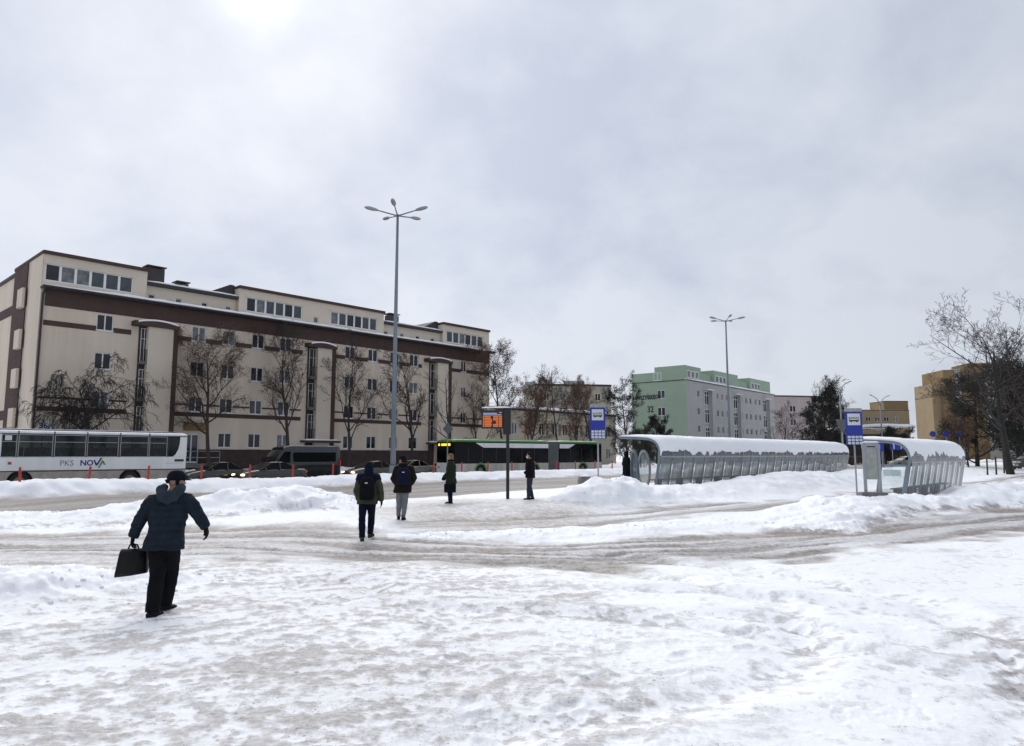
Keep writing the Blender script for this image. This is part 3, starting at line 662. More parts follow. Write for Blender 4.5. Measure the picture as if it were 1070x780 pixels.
for q in range(15):
    t = q / 14; x = -2.6 + 14 * t; zz = 5.2 + 1.2 * math.sin(math.pi * min(1, t * 1.15) / 1.6)
    rr.append([(x, -1.2, zz), (x, 8.5, zz), (x, 8.5, zz + .45), (x, -1.2, zz + .45)])
MB().rings(rr).build('roof_snow', m_snow, kio, True)
# ------------------------------------------------------------------ shelters
m_glass = glass_mat('frosted_shelter_glass', (.115, .137, .146), .80, .25, .18, 1.6)
m_roofglass = glass_mat('shelter_roof_sheet', (.06, .07, .074), .84, .25, .12, 2)
m_clear = glass_mat('end_glass', (.42, .46, .48), .32, .1, .2, 2.5)
PROF = [(.30, 0.0), (.02, 1.55), (.0, 1.75), (.05, 1.98), (.17, 2.18), (.36, 2.32), (.62, 2.40), (1.2, 2.45), (1.75, 2.48), (2.25, 2.50)]
def prof_at(t):
    """point on the roof curve, t = 0 at the open edge, growing down the curved back"""
    pts = PROF[1:][::-1]; L = 0
    for i in range(len(pts) - 1):
        l = math.dist(pts[i], pts[i + 1])
        if t <= L + l or i == len(pts) - 2:
            k = (t - L) / l; p = (pts[i][0] + (pts[i + 1][0] - pts[i][0]) * k, pts[i][1] + (pts[i + 1][1] - pts[i][1]) * k)
            dy, dz = (pts[i + 1][0] - pts[i][0]) / l, (pts[i + 1][1] - pts[i][1]) / l
            return p, (dz, -dy)
        L += l
def shelter(label, a0, b0, z, n, pitch, seed, end):
    p = st(a0, b0); s = thing('bus_shelter', label, 'bus shelter', (p[0], p[1], z), PHI); L = n * pitch
    def sweep(pts, x0, x1, t):
        """flat bar following the profile"""
        rr = []
        for i, q in enumerate(pts):
            a = pts[max(i - 1, 0)]; b = pts[min(i + 1, len(pts) - 1)]; l = math.dist(a, b); ny, nz = (b[1] - a[1]) / l, -(b[0] - a[0]) / l
            rr.append([(x0, q[0] + ny * t, q[1] + nz * t), (x1, q[0] + ny * t, q[1] + nz * t), (x1, q[0], q[1]), (x0, q[0], q[1])])
        return MB().rings(rr)
    thin = sweep(PROF, -.022, .022, .08).mesh('frame_rib', m_mast); thick = sweep(PROF, -.06, .06, .10).mesh('end_frame', m_mast)
    low = MB().quad((.035, PROF[0][0] - .02 - .02, .12), (pitch - .035, .26, .12), (pitch - .035, -.012, 1.50), (.035, -.012, 1.50)).mesh('glass_panel', m_glass)
    rf = MB(); rr = [[(.035, y - .01, q + .012) for (y, q) in PROF[1:]], [(pitch - .035, y - .01, q + .012) for (y, q) in PROF[1:]]]
    rf.rings(rr, cap=False, closed=False); rfm = rf.mesh('roof_panel', m_roofglass, True)
    for i in range(n + 1): link('end_frame' if i in (0, n) else 'frame_rib', thick if i in (0, n) else thin, s, 0, (i * pitch, 0, 0))
    for i in range(n):
        link('glass_panel', low, s, 0, (i * pitch, 0, 0)); link('roof_panel', rfm, s, 0, (i * pitch, 0, 0))
    MB().box(0, L, -.03, .045, 1.51, 1.58).build('rail', m_steel, s); MB().box(0, L, .25, .33, .05, .12).build('foot_rail', m_steel, s)
    MB().box(-.05, L + .05, 2.22, 2.30, 2.42, 2.53).build('fascia', m_mast, s)
    be = MB()
    for k in range(3): be.box(.6, L - .6, .62 + .14 * k, .74 + .14 * k, .43, .47)
    for k in range(int(L / 2)): be.box(1 + 2 * k, 1.06 + 2 * k, .64, 1.0, 0, .43)
    be.build('bench', mat('bench_wood', (.13, .075, .04), .7, var=.3), s)
    # sliding snow on the roof with a ragged lower edge
    nx = n * 16; rr = []; T = 3.0
    for i in range(nx + 1):
        x = -.06 + (L + .12) * i / nx
        e = float(fbm(np.array([x * .9]), np.array([seed * 3.1]), 3, seed)[0]); hf = float(vnoise(np.array([x * 3.6]), np.array([.5 + seed]), seed + 4)[0])
        frac = (x / pitch) % 1.0; te = 2.64 + .50 * (e - .5) + .28 * (hf - .5) + .10 * (float(vnoise(np.array([x * 11.0]), np.array([2.5 + seed]), seed + 6)[0]) - .5)
        row_o = []; row_i = []
        for k in range(15):
            t = te * k / 14; (y, q), (ny, nz) = prof_at(max(t, .001)); nn_ = float(fbm(np.array([x * 1.2 + 9]), np.array([t * 1.5]), 3, seed + 1)[0])
            th = (.08 + .07 * nn_) * min(1, (te - t) / .55 + .05) * min(1, t / .12 + .35) * min(1, 12 * min(i, nx - i) / nx + .5)
            row_o.append((x, y + (-ny if ny > 0 else -ny) * th * 1.0 if False else y - abs(ny) * th, q + .022 + abs(nz) * th)); row_i.append((x, y - .004, q + .018))
        rr.append(row_o + row_i[::-1])
    MB().rings(rr).build('roof_snow', m_snow, s, True)
    # crust and ice still sticking to the lower curve
    if end == 'oval':
        ov = MB(); rr = []
        for sgn, w_, dd in ((0, 1, 0),):
            pass
        ring = [(0, .34 * math.cos(2 * math.pi * k / 28), .92 * math.sin(2 * math.pi * k / 28)) for k in range(28)]
        c = Vector((-.25, .78, .95))
        def pt(q, sc, off): return (c.x + off, c.y + q[1] * sc, c.z + q[2] * sc)
        ov.rings([[pt(q, 1.0, -.06) for q in ring], [pt(q, 1.0, .06) for q in ring], [pt(q, .86, .06) for q in ring], [pt(q, .86, -.06) for q in ring], [pt(q, 1.0, -.06) for q in ring]], cap=False)
        o = ov.build('oval_end_screen', m_steel, s, True); MB().add([pt(q, .87, 0) for q in ring], [tuple(range(28))]).build('pane', m_clear, o)
        o2 = ov.build('curved_side_screen', m_mast, s, True); o2.location = (-.05, .78, 0); o2.scale = (1.6, .5, 1)
        MB().add([pt(q, .87, 0) for q in ring], [tuple(range(28))]).build('pane', m_glass, o2)
    else:
        fr = MB()
        A, B, Cc, Dd = (1.38, .05), (.42, .05), (.16, 1.42), (1.14, 1.42)
        for q, r_ in ((A, B), (B, Cc), (Cc, Dd), (Dd, A)): fr.path([(-.02, q[0], q[1]), (-.02, r_[0], r_[1])], .055, 6)
        o = fr.build('end_frame_panel', m_mast, s); MB().quad(*[(-.02, q[0], q[1]) for q in (A, B, Cc, Dd)]).build('pane', glass_mat('clear_end_glass', (.5, .54, .56), .18, .08, .12, 2.5), o)
        MB().box(-.035, -.025, .4, 1.05, 1.0, 1.25).build('etched_sticker', glass_mat('etched_film', (.55, .6, .64), .5, .4, .3, 9), o)
    return s
shelter('long bus shelter with curved snow covered roof and row of glass panels', 29.05, 17.5, .30, 24, 1.08, 3, 'oval')
shelter('short bus shelter with curved snowy roof beside the right bus stop sign', 31.95, 7.8, .08, 9, 1.10, 11, 'frame')

# ------------------------------------------------------------------ lamps
m_lamp = mat('lamp_head_grey', (.34, .35, .35), .5, .2, var=.1)
def mast(label, x, y, h, r=1.85, a0=-90, rad=(.19, .09)):
    s = thing('street_lamp', label, 'street lamp', (x, y, gz(x, y) - .05), 0, 'street lamps over the road')
    MB().path([(0, 0, 0), (0, 0, h * .33), (0, 0, h * .66), (0, 0, h)], [rad[0], rad[0] * .82, rad[0] * .65, rad[1]], 12).build('pole', m_mast, s, True)
    MB().cyl((0, 0), rad[0] * 1.35, 0, .9, 'z', 12).build('pole_base', m_mast, s)
    for k in range(5):
        a = R(a0 + 72 * k); c, q = math.cos(a), math.sin(a)
        ar = MB().path([(0, 0, h - .1), (c * .9, q * .9, h + .06), (c * (r - .5), q * (r - .5), h + .14)], [.05, .045, .04], 6).build('arm', m_mast, s)
        hd = MB(); rr = []
        for t, w, zz in ((-.55, .05, .06), (-.42, .12, .10), (-.1, .17, .15), (.2, .16, .14), (.38, .10, .09), (.46, .03, .04)):
            d = r + t * .95; z0 = h + .15 + (t + .55) * .12
            rr.append([(c * d - q * w * math.cos(b), q * d + c * w * math.cos(b), z0 + zz * math.sin(b) * (1 if math.sin(b) > 0 else .75)) for b in [2 * math.pi * j / 10 for j in range(10)]])
        hd.rings(rr).build('lamp_head', m_lamp, ar, True)
    return s
mast('tall five armed street lamp between the parked cars and walkers', -7.95, 48.0, 18.2)
mast('tall five armed street lamp rising behind the long bus shelter', 26.15, 86.0, 18.2)
def twin(label, x, y, h, w, dirz):
    s = thing('street_lamp', label, 'street lamp', (x, y, gz(x, y) - .05), dirz, 'street lamps over the road')
    MB().path([(0, 0, 0), (0, 0, h * .5), (0, 0, h - 1.3)], [.13, .1, .07], 8).build('pole', m_mast, s, True)
    for q in (-1, 1):
        ar = MB().path([(0, 0, h - 1.32), (q * w * .12, 0, h - .9), (q * w * .3, 0, h - .4), (q * w * .6, 0, h - .1), (q * w * .78, 0, h)], [.06, .055, .05, .045, .04], 6).build('arm', m_mast, s, True)
        rr = [[(q * w * t, a * math.cos(b), h + .02 + (t - .78) * .5 + bz * math.sin(b)) for b in [2 * math.pi * j / 8 for j in range(8)]] for t, a, bz in ((.7, .04, .03), (.76, .1, .06), (.92, .12, .07), (1.0, .05, .03))]
        MB().rings(rr).build('lamp_head', m_lamp, ar, True)
twin('grey double arm street lamp behind the right bus stop sign', 36.9, 80, 9.9, 1.75, R(20))
twin('grey double arm street lamp in front of the pale ochre block', 51.7, 100, 10.0, 1.85, R(20))

# ------------------------------------------------------------------ bus stop signs, info stand, display
def stop_sign(label, x, y, rz, hz, base, lean=0.0):
    z = gz(x, y); s = thing('bus_stop_sign', label, 'bus stop sign', (x, y, z - .05), rz, 'blue bus stop signs'); s.rotation_euler = (0, lean, rz)
    MB().path([(0, .05, 0), (0, .05, hz + 1.0)], .032, 8).build('pole', m_steel, s, True)
    b = MB().box(-.30, .30, -.02, .02, hz, hz + .86).build('sign_board', m_blue, s, bevel=.01)
    MB().box(-.225, .225, -.028, -.021, hz + .36, hz + .79).build('white_field', m_signwhite, b)
    bus = MB(); z0 = hz + .50
    bus.prism([(-.17, z0), (.17, z0), (.175, z0 + .05), (.165, z0 + .11), (-.165, z0 + .11), (-.175, z0 + .05)], -.034, -.029)
    bus.cyl((-.10, z0 - .005), .028, -.035, -.0285, 'y', 10); bus.cyl((.10, z0 - .005), .028, -.035, -.0285, 'y', 10)
    bus.box(-.2, .2, -.034, -.029, z0 + .135, z0 + .15).build('bus_pictogram', m_black, b)
    MB().box(-.15, .15, -.038, -.0345, z0 + .055, z0 + .092).build('pictogram_windows', m_signwhite, b)
    t = MB().box(-.29, .30, -.02, .02, hz - .37, hz - .01).build('line_number_board', m_blue, s)
    for i in range(4):
        for j in range(3): MB().box(-.25 + i * .137, -.14 + i * .137, -.028, -.021, hz - .345 + j * .112, hz - .26 + j * .112).build('line_plate', m_signwhite, t)
    cp = MB().box(-.30, .30, -.015, .015, hz + .87, hz + .99).build('operator_plate', mat('grey_plate', (.33, .33, .34), .5, var=.2, scale=9), s)
    return s
stop_sign('blue bus stop sign on a pole beside the standing man and snow mound', 3.36, 28.0, R(-4), 2.17, False)
rs = stop_sign('blue bus stop sign next to the grey timetable stand by the right shelter', 12.68, 26.5, R(-6), 2.28, True)
s = thing('timetable_stand', 'grey timetable stand with two legs and rounded top on a concrete base', 'timetable stand', (12.62, 25.75, gz(12.62, 25.75) - .03), R(-14))
for x in (0, .48): MB().box(x - .05, x + .055, -.04, .04, 0, 1.80).build('leg', m_steel, s, bevel=.015)
MB().prism([(.055, .62), (.425, .62), (.425, 1.72), (.055, 1.72)], -.03, .03).build('case', m_steel, s)
MB().box(.08, .40, -.045, -.031, .66, 1.50).build('timetable', mat('faded_timetable', (.30, .33, .29), .3, var=.25, scale=7), s)
MB().prism([(-.06, 1.722), (.54, 1.722), (.54, 1.84)] + [(.24 + .30 * math.cos(R(a)), 1.84 + .09 * math.sin(R(a))) for a in range(0, 181, 20)], -.05, .05).build('rounded_top', m_steel, s)
MB().box(.10, .38, -.056, -.051, 1.76, 1.80).build('slot', m_black, s)
snow_slab(-.04, .52, -.05, .05, 1.92, .05, nx=6, seed=3).build('top_snow', m_snow, s, True)
MB().prism([(-.28, -.1), (.72, -.1), (.64, .17), (-.2, .17)], -.32, .25).build('concrete_base', m_concrete, s, bevel=.03)
m_screen = mat('screen_amber', (.05, .02, .01), .3, var=0, emit=(1.0, .22, .03), estr=.36)
m_screen2 = mat('screen_lilac', (.02, .02, .03), .3, var=0, emit=(.22, .24, .42), estr=.8)
m_screen3 = mat('screen_dark', (.01, .01, .012), .25, var=0)
dx, dy = -.16, 27.1
s = thing('departure_display', 'black pole with lit amber bus departure screen', 'information display', (dx, dy, gz(dx, dy) - .05), R(-3))
MB().box(-.06, .06, -.06, .06, 0, 3.42).build('pole', m_black, s, bevel=.01)
MB().box(-.17, .12, -.09, .09, 2.45, 3.45).build('pole_housing', m_black, s, bevel=.015)
b = MB().box(-.99, -.171, -.11, .11, 2.67, 3.36).build('screen_housing', m_black, s, bevel=.015)
MB().box(-.95, -.20, -.114, -.111, 2.71, 3.32).build('screen', m_screen3, b)
rg = random.Random(3)
for i in range(7):
    z = 2.735 + i * .060
    for x0, w in ((-.935, .06), (-.862, .22 + .08 * rg.random()), (-.55 if i not in (2, 3) else -.44, .20 if i not in (2, 3) else .09), (-.33, .115)):
        MB().box(x0, x0 + w, -.119, -.115, z, z + .046).build('departure_row', m_screen, b)
for z, w in ((3.17, .70), (3.23, .52)): MB().box(-.93, -.93 + w, -.119, -.115, z, z + .035).build('header_row', m_screen2, b)
MB().box(-.33, -.22, -.119, -.115, 3.255, 3.295).build('clock', m_screen, b)
snow_slab(-.99, .12, -.11, .11, 3.455, .05, nx=8, seed=9).build('top_snow', m_snow, s, True)
x, y = 3.0, 29.6
s = thing('concrete_bin', 'squat grey concrete litter bin left of the snow mound', 'litter bin', (x, y, gz(x, y) + .12), R(10))
MB().rings([[(-.24, -.2, 0), (.24, -.2, 0), (.24, .2, 0), (-.24, .2, 0)], [(-.26, -.22, .45), (.26, -.22, .45), (.26, .22, .45), (-.26, .22, .45)], [(-.2, -.16, .58), (.2, -.16, .58), (.2, .16, .58), (-.2, .16, .58)]]).build('body', m_concrete, s, bevel=.02)
snow_slab(-.2, .2, -.16, .16, .582, .03, nx=5, seed=2).build('top_snow', m_snow, s, True)
# small road signs seen from behind
m_back = mat('sign_back', (.11, .115, .12), .5, .4, var=.15)
x, y = 25.4, 55.0
s = thing('give_way_sign', 'grey back of a triangular road sign left of the right bus stop sign', 'road sign', (x, y, gz(x, y) - .05), R(-10))
MB().path([(0, 0, 0), (0, 0, 4.2)], .035, 6).build('pole', m_steel, s); MB().prism([(-.48, 4.3), (.48, 4.3), (.1, 3.3), (-.1, 3.3)], -.06, -.04).build('sign_board', m_back, s)
x, y = -4.3, 47.8
s = thing('priority_sign', 'grey back of a diamond road sign above the woman waiting', 'road sign', (x, y, gz(x, y) - .05), R(20))
MB().path([(0, 0, 0), (0, 0, 3.9)], .045, 6).build('pole', m_mast, s); MB().prism([(0, 3.05), (.36, 3.45), (0, 3.88), (-.36, 3.45)], -.07, -.05).build('sign_board', m_back, s)
for x, w, lab in ((40.1, 2.7, 'wide blue direction sign seen under the right shelter roof'), (38.0, 1.3, 'narrow blue direction sign seen left of the wide one under the shelter')):
    y = 76.0
    s = thing('direction_sign', lab, 'road sign', (x, y, gz(x, y) - .05), R(-12), 'blue direction signs')
    for q in (.2, w - .2): MB().path([(q, .06, 0), (q, .06, 2.95)], .04, 6).build('post', m_steel, s)
    b = MB().box(0, w, -.03, .03, 1.90, 3.0).build('sign_board', m_blue, s)
    for k in range(int(w / .7)):
        q = .35 + k * .7; MB().prism([(q - .05, 2.0), (q + .05, 2.0), (q + .05, 2.5), (q + .16, 2.5), (q, 2.85), (q - .16, 2.5), (q - .05, 2.5)], -.042, -.031).build('arrow', m_signwhite, b)
for k, (u, nm) in enumerate(((44.1, 'left'), (45.5, 'middle'), (46.9, 'right'))):
    y = 75.0; s = thing('round_blue_sign', '%s one of three small blue road signs above the right shelter roof' % nm, 'road sign', (u, y, gz(u, y) - .05), R(-10), 'small blue road signs')
    MB().path([(0, .05, 0), (0, .05, 3.75)], .035, 6).build('pole', m_steel, s); MB().cyl((0, 3.45), .30, -.02, .02, 'y', 18).build('sign_disc', m_blue, s)
# red marker posts along the ploughed bank
B0 = np.array([-22.3, 31.0]); pm = None
rm = MB().path([(0, 0, 0), (0, 0, 1.36)], .055, 8).path([(0, 0, 1.36), (0, 0, 1.40)], [.055, .03], 8).mesh('marker_post', m_red, True); bmv = MB().path([(0, 0, 1.05), (0, 0, 1.17)], .065, 8).mesh('reflective_band', m_signwhite)
near_what = ['leftmost, in front of the coach front wheel', 'in front of the coach lettering', 'in front of the coach rear', 'in front of the car behind the coach', 'at the headlight of the dark sedan', 'in front of the dark van rear door',
             'just right of the dark van', 'left of the tall lamp', 'right of the tall lamp', 'left of the waiting woman', 'right of the waiting woman', 'at the bus front door', 'left of the departure display', 'just right of the departure display', 'beside the masked man',
             'at the joint of the green bus', 'at the rear wheel of the green bus', 'at the tail of the green bus', 'right of the left bus stop sign', 'left of the shelter figure', 'behind the shelter figure', 'behind the shelter oval screen', 'furthest right']
for k in range(21):
    a = .99 + 2.653 * k; p = B0 + a * D
    o = thing('marker_post', 'thin red marker post on the snow bank, ' + near_what[k], 'bollard', (p[0], p[1], 0), 0, 'red marker posts along the snow bank')
    o.rotation_euler = (R(rg.uniform(-3, 3)), R(rg.uniform(-3, 3)), 0)
    link('post', rm, o)

# ------------------------------------------------------------------ vehicles
m_buswhite = mat('dirty_white_bus_paint', (.72, .73, .74), .4, var=.10, scale=1.2, coat=.2, streak=True)
m_grime = mat('road_grime', (.36, .33, .29), .8, var=.25, scale=2.5)
m_busglass = glass_mat('tinted_bus_glass', (.010, .013, .016), .45, .05, .06)
m_seat = mat('bus_seat', (.05, .06, .08), .9, var=.2)
m_rim = mat('wheel_rim', (.22, .20, .17), .5, .4, var=.3, scale=8)
m_trim = mat('dark_trim', (.025, .025, .028), .5, var=.15)
m_taill = mat('tail_light', (.30, .012, .01), .3, var=0, emit=(1, .03, .02), estr=.25)
m_head = mat('lit_headlight', (.7, .62, .5), .15, var=0, emit=(1.0, .62, .28), estr=2.4)
m_headoff = mat('headlight', (.35, .36, .36), .12, var=0)
def wheel(par, x, y, r, w, side=-1):
    wh = MB(); n = 24; rr = []
    for yy, q in ((0, .62), (0, .9), (.03, 1.0), (w - .03, 1.0), (w, .9), (w, .62), (0, .62)): rr.append([(r * q * math.cos(2 * math.pi * k / n), yy, r * q * math.sin(2 * math.pi * k / n)) for k in range(n)])
    wh.rings(rr, cap=False); o = wh.build('wheel', m_rubber, par, True, loc=(x, y, r)); 
    MB().cyl((0, 0), r * .63, .05, w - .05, 'y', 20).cyl((0, 0), r * .2, .01, .049, 'y', 10).build('rim', m_rim, o)
def arch_side(L, z0, z1, wheels, ra, n=14):
    """lower side panel outline with wheel openings"""
    pts = [(0, z0)]
    for wx in wheels:
        zc = ra * .86; h = max(z0 - zc, -ra * .98); a0 = math.asin(h / ra)
        for k in range(n + 1):
            a = math.pi - a0 + (a0 * 2 - math.pi) * k / n if False else math.pi - a0 - (math.pi - 2 * a0) * k / n
            pts.append((wx + ra * math.cos(a), zc + ra * math.sin(a)))
    pts += [(L, z0), (L, z1), (0, z1)]
    return pts
# --- white coach
p = np.array([-26.4, 37.0]) - 1.25 * D
co_ = thing('coach', 'white coach with dark windows parked at the left edge', 'bus', (p[0], p[1], 0), PHI)
CL, CW = 10.75, 2.4
MB().prism(arch_side(CL, .35, 1.05, (2.2, 7.6), .60), 0, .05).build('side_skirt', m_grime, co_)
MB().prism(arch_side(CL, .35, 1.05, (2.2, 7.6), .60), CW - .05, CW).build('side_skirt', m_grime, co_)
MB().box(.06, CL - .06, .35, CW - .35, .3, 1.04).build('chassis', m_trim, co_)
wx = [(1.27, 1.96), (2.02, 3.60), (3.68, 5.20), (5.27, 6.88), (6.98, 8.50), (8.56, 9.58)]
bd = MB(); bd.box(0, CL, 0, CW, 1.051, 1.82); bd.build('body', m_buswhite, co_, bevel=.05)
for y in (0, CW - .07):
    xs = [0] + [q for w in wx for q in w] + [9.66]
    for k in range(0, len(xs) - 1, 2): MB().box(xs[k], xs[k + 1], y, y + .07, 1.80, 3.02).build('window_pillar', m_buswhite if xs[k + 1] - xs[k] > .5 else m_trim, co_)
    # rear quarter with its curved glass
    arc = [(9.66, 1.80)] + [(9.95, 1.82), (10.1, 1.95), (10.25, 2.25), (10.32, 2.6), (10.34, 3.02)]
    MB().prism(arc[1:] + [(CL, 3.02), (CL, 1.80)], y, y + .07).build('rear_quarter', m_buswhite, co_)
    MB().prism(arc + [(9.66, 3.02)], y + .02, y + .03).build('quarter_pane', m_busglass, co_)
    for a, b in wx:
        f = MB().box(a, b, y + .02, y + .03, 1.82, 3.0).build('window_pane', m_busglass, co_)
        if y == 0:
            fm_ = MB()
            for q_ in ((a, b, 1.80, 1.835), (a, b, 2.97, 3.0), (a, a + .03, 1.835, 2.97), (b - .03, b, 1.835, 2.97)): fm_.box(q_[0], q_[1], y - .004, y + .018, q_[2], q_[3])
            fm_.build('window_frame', m_steel, f)
        if y == 0: MB().box(a + .03, b - .03, y + .005, y + .018, 2.60, 2.63).build('window_bar', m_steel, f)
MB().box(0.02, CL - .02, .0, CW, 3.0, 3.05).build('window_header', m_trim, co_)
rf = MB(); rr = []
for x, sc in ((.0, .6), (.12, .95), (.4, 1), (CL - .4, 1), (CL - .1, .95), (CL, .7)):
    rr.append([(x, y, 3.05 + z * sc) for y, z in ((-.02, 0), (-.02, .08), (.1, .16), (.5, .22), (1.2, .25), (1.9, .22), (2.3, .16), (2.42, .08), (2.42, 0))])
rf.rings(rr).build('roof', m_buswhite, co_, True)
for x in (2.0, 3.65, 5.25, 6.95, 8.55): MB().box(x - .03, x + .03, -.03, .06, 3.06, 3.18).build('roof_joint', m_trim, co_)
snow_slab(.3, CL - .3, .2, 2.2, 3.29, .04, seed=6).build('roof_snow', m_snow, co_, True)
MB().box(.02, CL - .02, -.012, .0, 1.04, 1.09).build('side_moulding', m_trim, co_)
MB().box(CL - .06, CL, 0.05, CW - .05, 1.8, 3.02).build('rear_panel', m_buswhite, co_); MB().box(0, .05, .05, CW - .05, 1.8, 3.02).build('windscreen', m_busglass, co_)
MB().box(10.05, 10.6, -.012, -.001, 1.52, 1.66).build('vent_grille', m_trim, co_); MB().box(9.55, 10.55, -.008, -.001, 1.42, 1.44).build('engine_hatch', m_grime, co_)
MB().box(1.62, 1.78, -.01, -.001, 1.42, 1.56).build('red_marker', m_red, co_)
MB().box(1.42, 1.72, .005, .012, 2.68, 2.94).build('window_notice', m_signwhite, co_)
for q in range(13):
    x = 2.2 + q * .62
    for y in (.35, 1.4): MB().box(x, x + .14, y, y + .8, 1.1, 2.32).build('seat', m_seat, co_)
for x in (2.2, 7.6):
    wheel(co_, x, .03, .48, .28); wheel(co_, x, CW - .31, .48, .28)
lg = mat('logo_slate_blue', (.12, .13, .22), .5, var=0); ln = mat('logo_navy', (.012, .01, .16), .5, var=0); lgr = mat('logo_green', (.06, .27, .05), .5, var=0)
lo = text('lettering', 'PKS', .42, lg, co_, (3.98, -.006, 1.34), (R(90), 0, 0), -.002, .002); text('lettering', 'NO', .42, ln, lo, (.98, 0, 0), (0, 0, 0), .012, .002)
ch = MB(); ch.prism([(5.62, 1.64), (5.70, 1.64), (5.80, 1.44), (5.98, 1.76), (6.08, 1.76), (5.84, 1.33), (5.75, 1.33)], -.008, -.001).build('logo_tick', ln, co_)
MB().prism([(5.86, 1.20), (5.95, 1.20), (6.10, 1.48), (6.17, 1.36), (6.27, 1.36), (6.13, 1.62), (6.06, 1.62)], -.010, -.002).build('logo_chevron', lgr, co_)
# --- articulated city bus
m_bgreen = mat('bus_green', (.055, .215, .035), .35, var=.08, coat=.3); m_bdark = mat('bus_dark_glass', (.004, .005, .006), .1, var=.3, scale=1.0, spec=.12)
m_bellow = mat('bellows_grey', (.11, .12, .12), .9, var=.2)
th = R(48); gb_ = thing('articulated_bus', 'green and white articulated city bus with lit amber destination board', 'bus', (-4.83, 60.0, 0.05), math.atan2(math.cos(th), math.sin(th)))
BL, BW, BH = 18.7, 2.5, 3.25; J0, J1 = 11.1, 12.6
for x0, x1 in ((0, J0), (J1, BL)):
    wh_ = [q for q in (2.9, 9.3, 15.9) if x0 < q < x1]
    for y in (0, BW - .04):
        pts = arch_side(x1 - x0, .28, 1.12, [q - x0 for q in wh_], .56); MB().prism([(q[0] + x0, q[1]) for q in pts], y, y + .04).build('side_skirt', mat('salted_cream_skirt', (.46, .44, .40), .7, var=.25, scale=1.5, streak=True), gb_)
    MB().box(x0 + .05, x1 - .05, .3, BW - .3, .3, 1.1).build('chassis', m_trim, gb_)
    gbd = MB().box(x0, x1, 0.01, BW - .01, 1.121, 2.93).build('window_body', m_bdark, gb_, bevel=.06)
    for x in np.arange(x0 + 1.5, x1 - .6, 1.55): MB().box(x, x + .05, .0, .012, 1.2, 2.5).build('window_joint', m_trim, gbd)
    rr = []
    for x, sc in ((x0, .5), (x0 + .25, .95), (x0 + .8, 1), (x1 - .4, 1), (x1, .9)): rr.append([(x, y, 2.9 + z * sc) for y, z in ((-.01, .06), (-.01, .14), (.1, .26), (.5, .33), (2.0, .33), (2.4, .26), (2.51, .14), (2.51, .06))])
    MB().rings(rr).build('roof', m_bgreen, gb_, True)
MB().prism([(2.3, 2.88), (J0 - .02, 2.88), (J0 - .02, 2.48), (3.2, 2.48)], -.012, .008).build('white_band', m_buswhite, gb_)
MB().prism([(J1 + .02, 2.88), (14.8, 2.88), (13.9, 2.48), (J1 + .02, 2.48)], -.012, .008).build('white_band', m_buswhite, gb_)
bel = MB(); rr = []
for k in range(17):
    x = J0 + (J1 - J0) * k / 16; q = .0 if k % 2 else .06
    rr.append([(x, y, z) for y, z in ((.04 + q, .35 + q), (BW - .04 - q, .35 + q), (BW - .04 - q, 3.1 - q), (.04 + q, 3.1 - q))])
bel.rings(rr).build('bellows', m_bellow, gb_)
for q in (2.9, 9.3, 15.9):
    wheel(gb_, q, .03, .48, .28); wheel(gb_, q, BW - .31, .48, .28)
    rr = [[(q + r_ * math.cos(R(a)), y, .48 + r_ * math.sin(R(a))) for a in range(-12, 193, 15)] for r_, y in ((.56, -.015), (.72, -.015), (.72, .0), (.56, .0), (.56, -.015))]
    MB().rings(rr, closed=False).build('wheel_arch_trim', m_bgreen, gb_)
MB().box(1.5, BL, -.012, -.0, .28, .36).build('green_sill', m_bgreen, gb_)
fr = MB().box(-.04, .0, .1, BW - .1, .35, 1.2).build('front_panel', m_buswhite, gb_); MB().box(-.03, .005, .08, BW - .08, 1.2, 2.9).build('windscreen', m_bdark, gb_)
for y in (.25, BW - .55): MB().box(-.06, -.041, y, y + .3, .75, .9).build('headlight', m_headoff, gb_)
db = MB().box(-.05, -.031, .35, BW - .3, 2.58, 2.86).build('destination_board', m_black, gb_)
m_dest = mat('destination_amber', (.1, .05, .0), .4, var=0, emit=(1.0, .50, .04), estr=1.6)
for y, w in ((.5, .55), (1.12, .34), (1.52, .2), (1.95, .22)): MB().box(-.056, -.051, y, y + w, 2.63, 2.81).build('amber_text', m_dest, db)
snow_slab(3, J0 - 1, .3, 2.2, BH + .0, .03, nx=20, seed=6).build('roof_snow', m_snow, gb_, True)

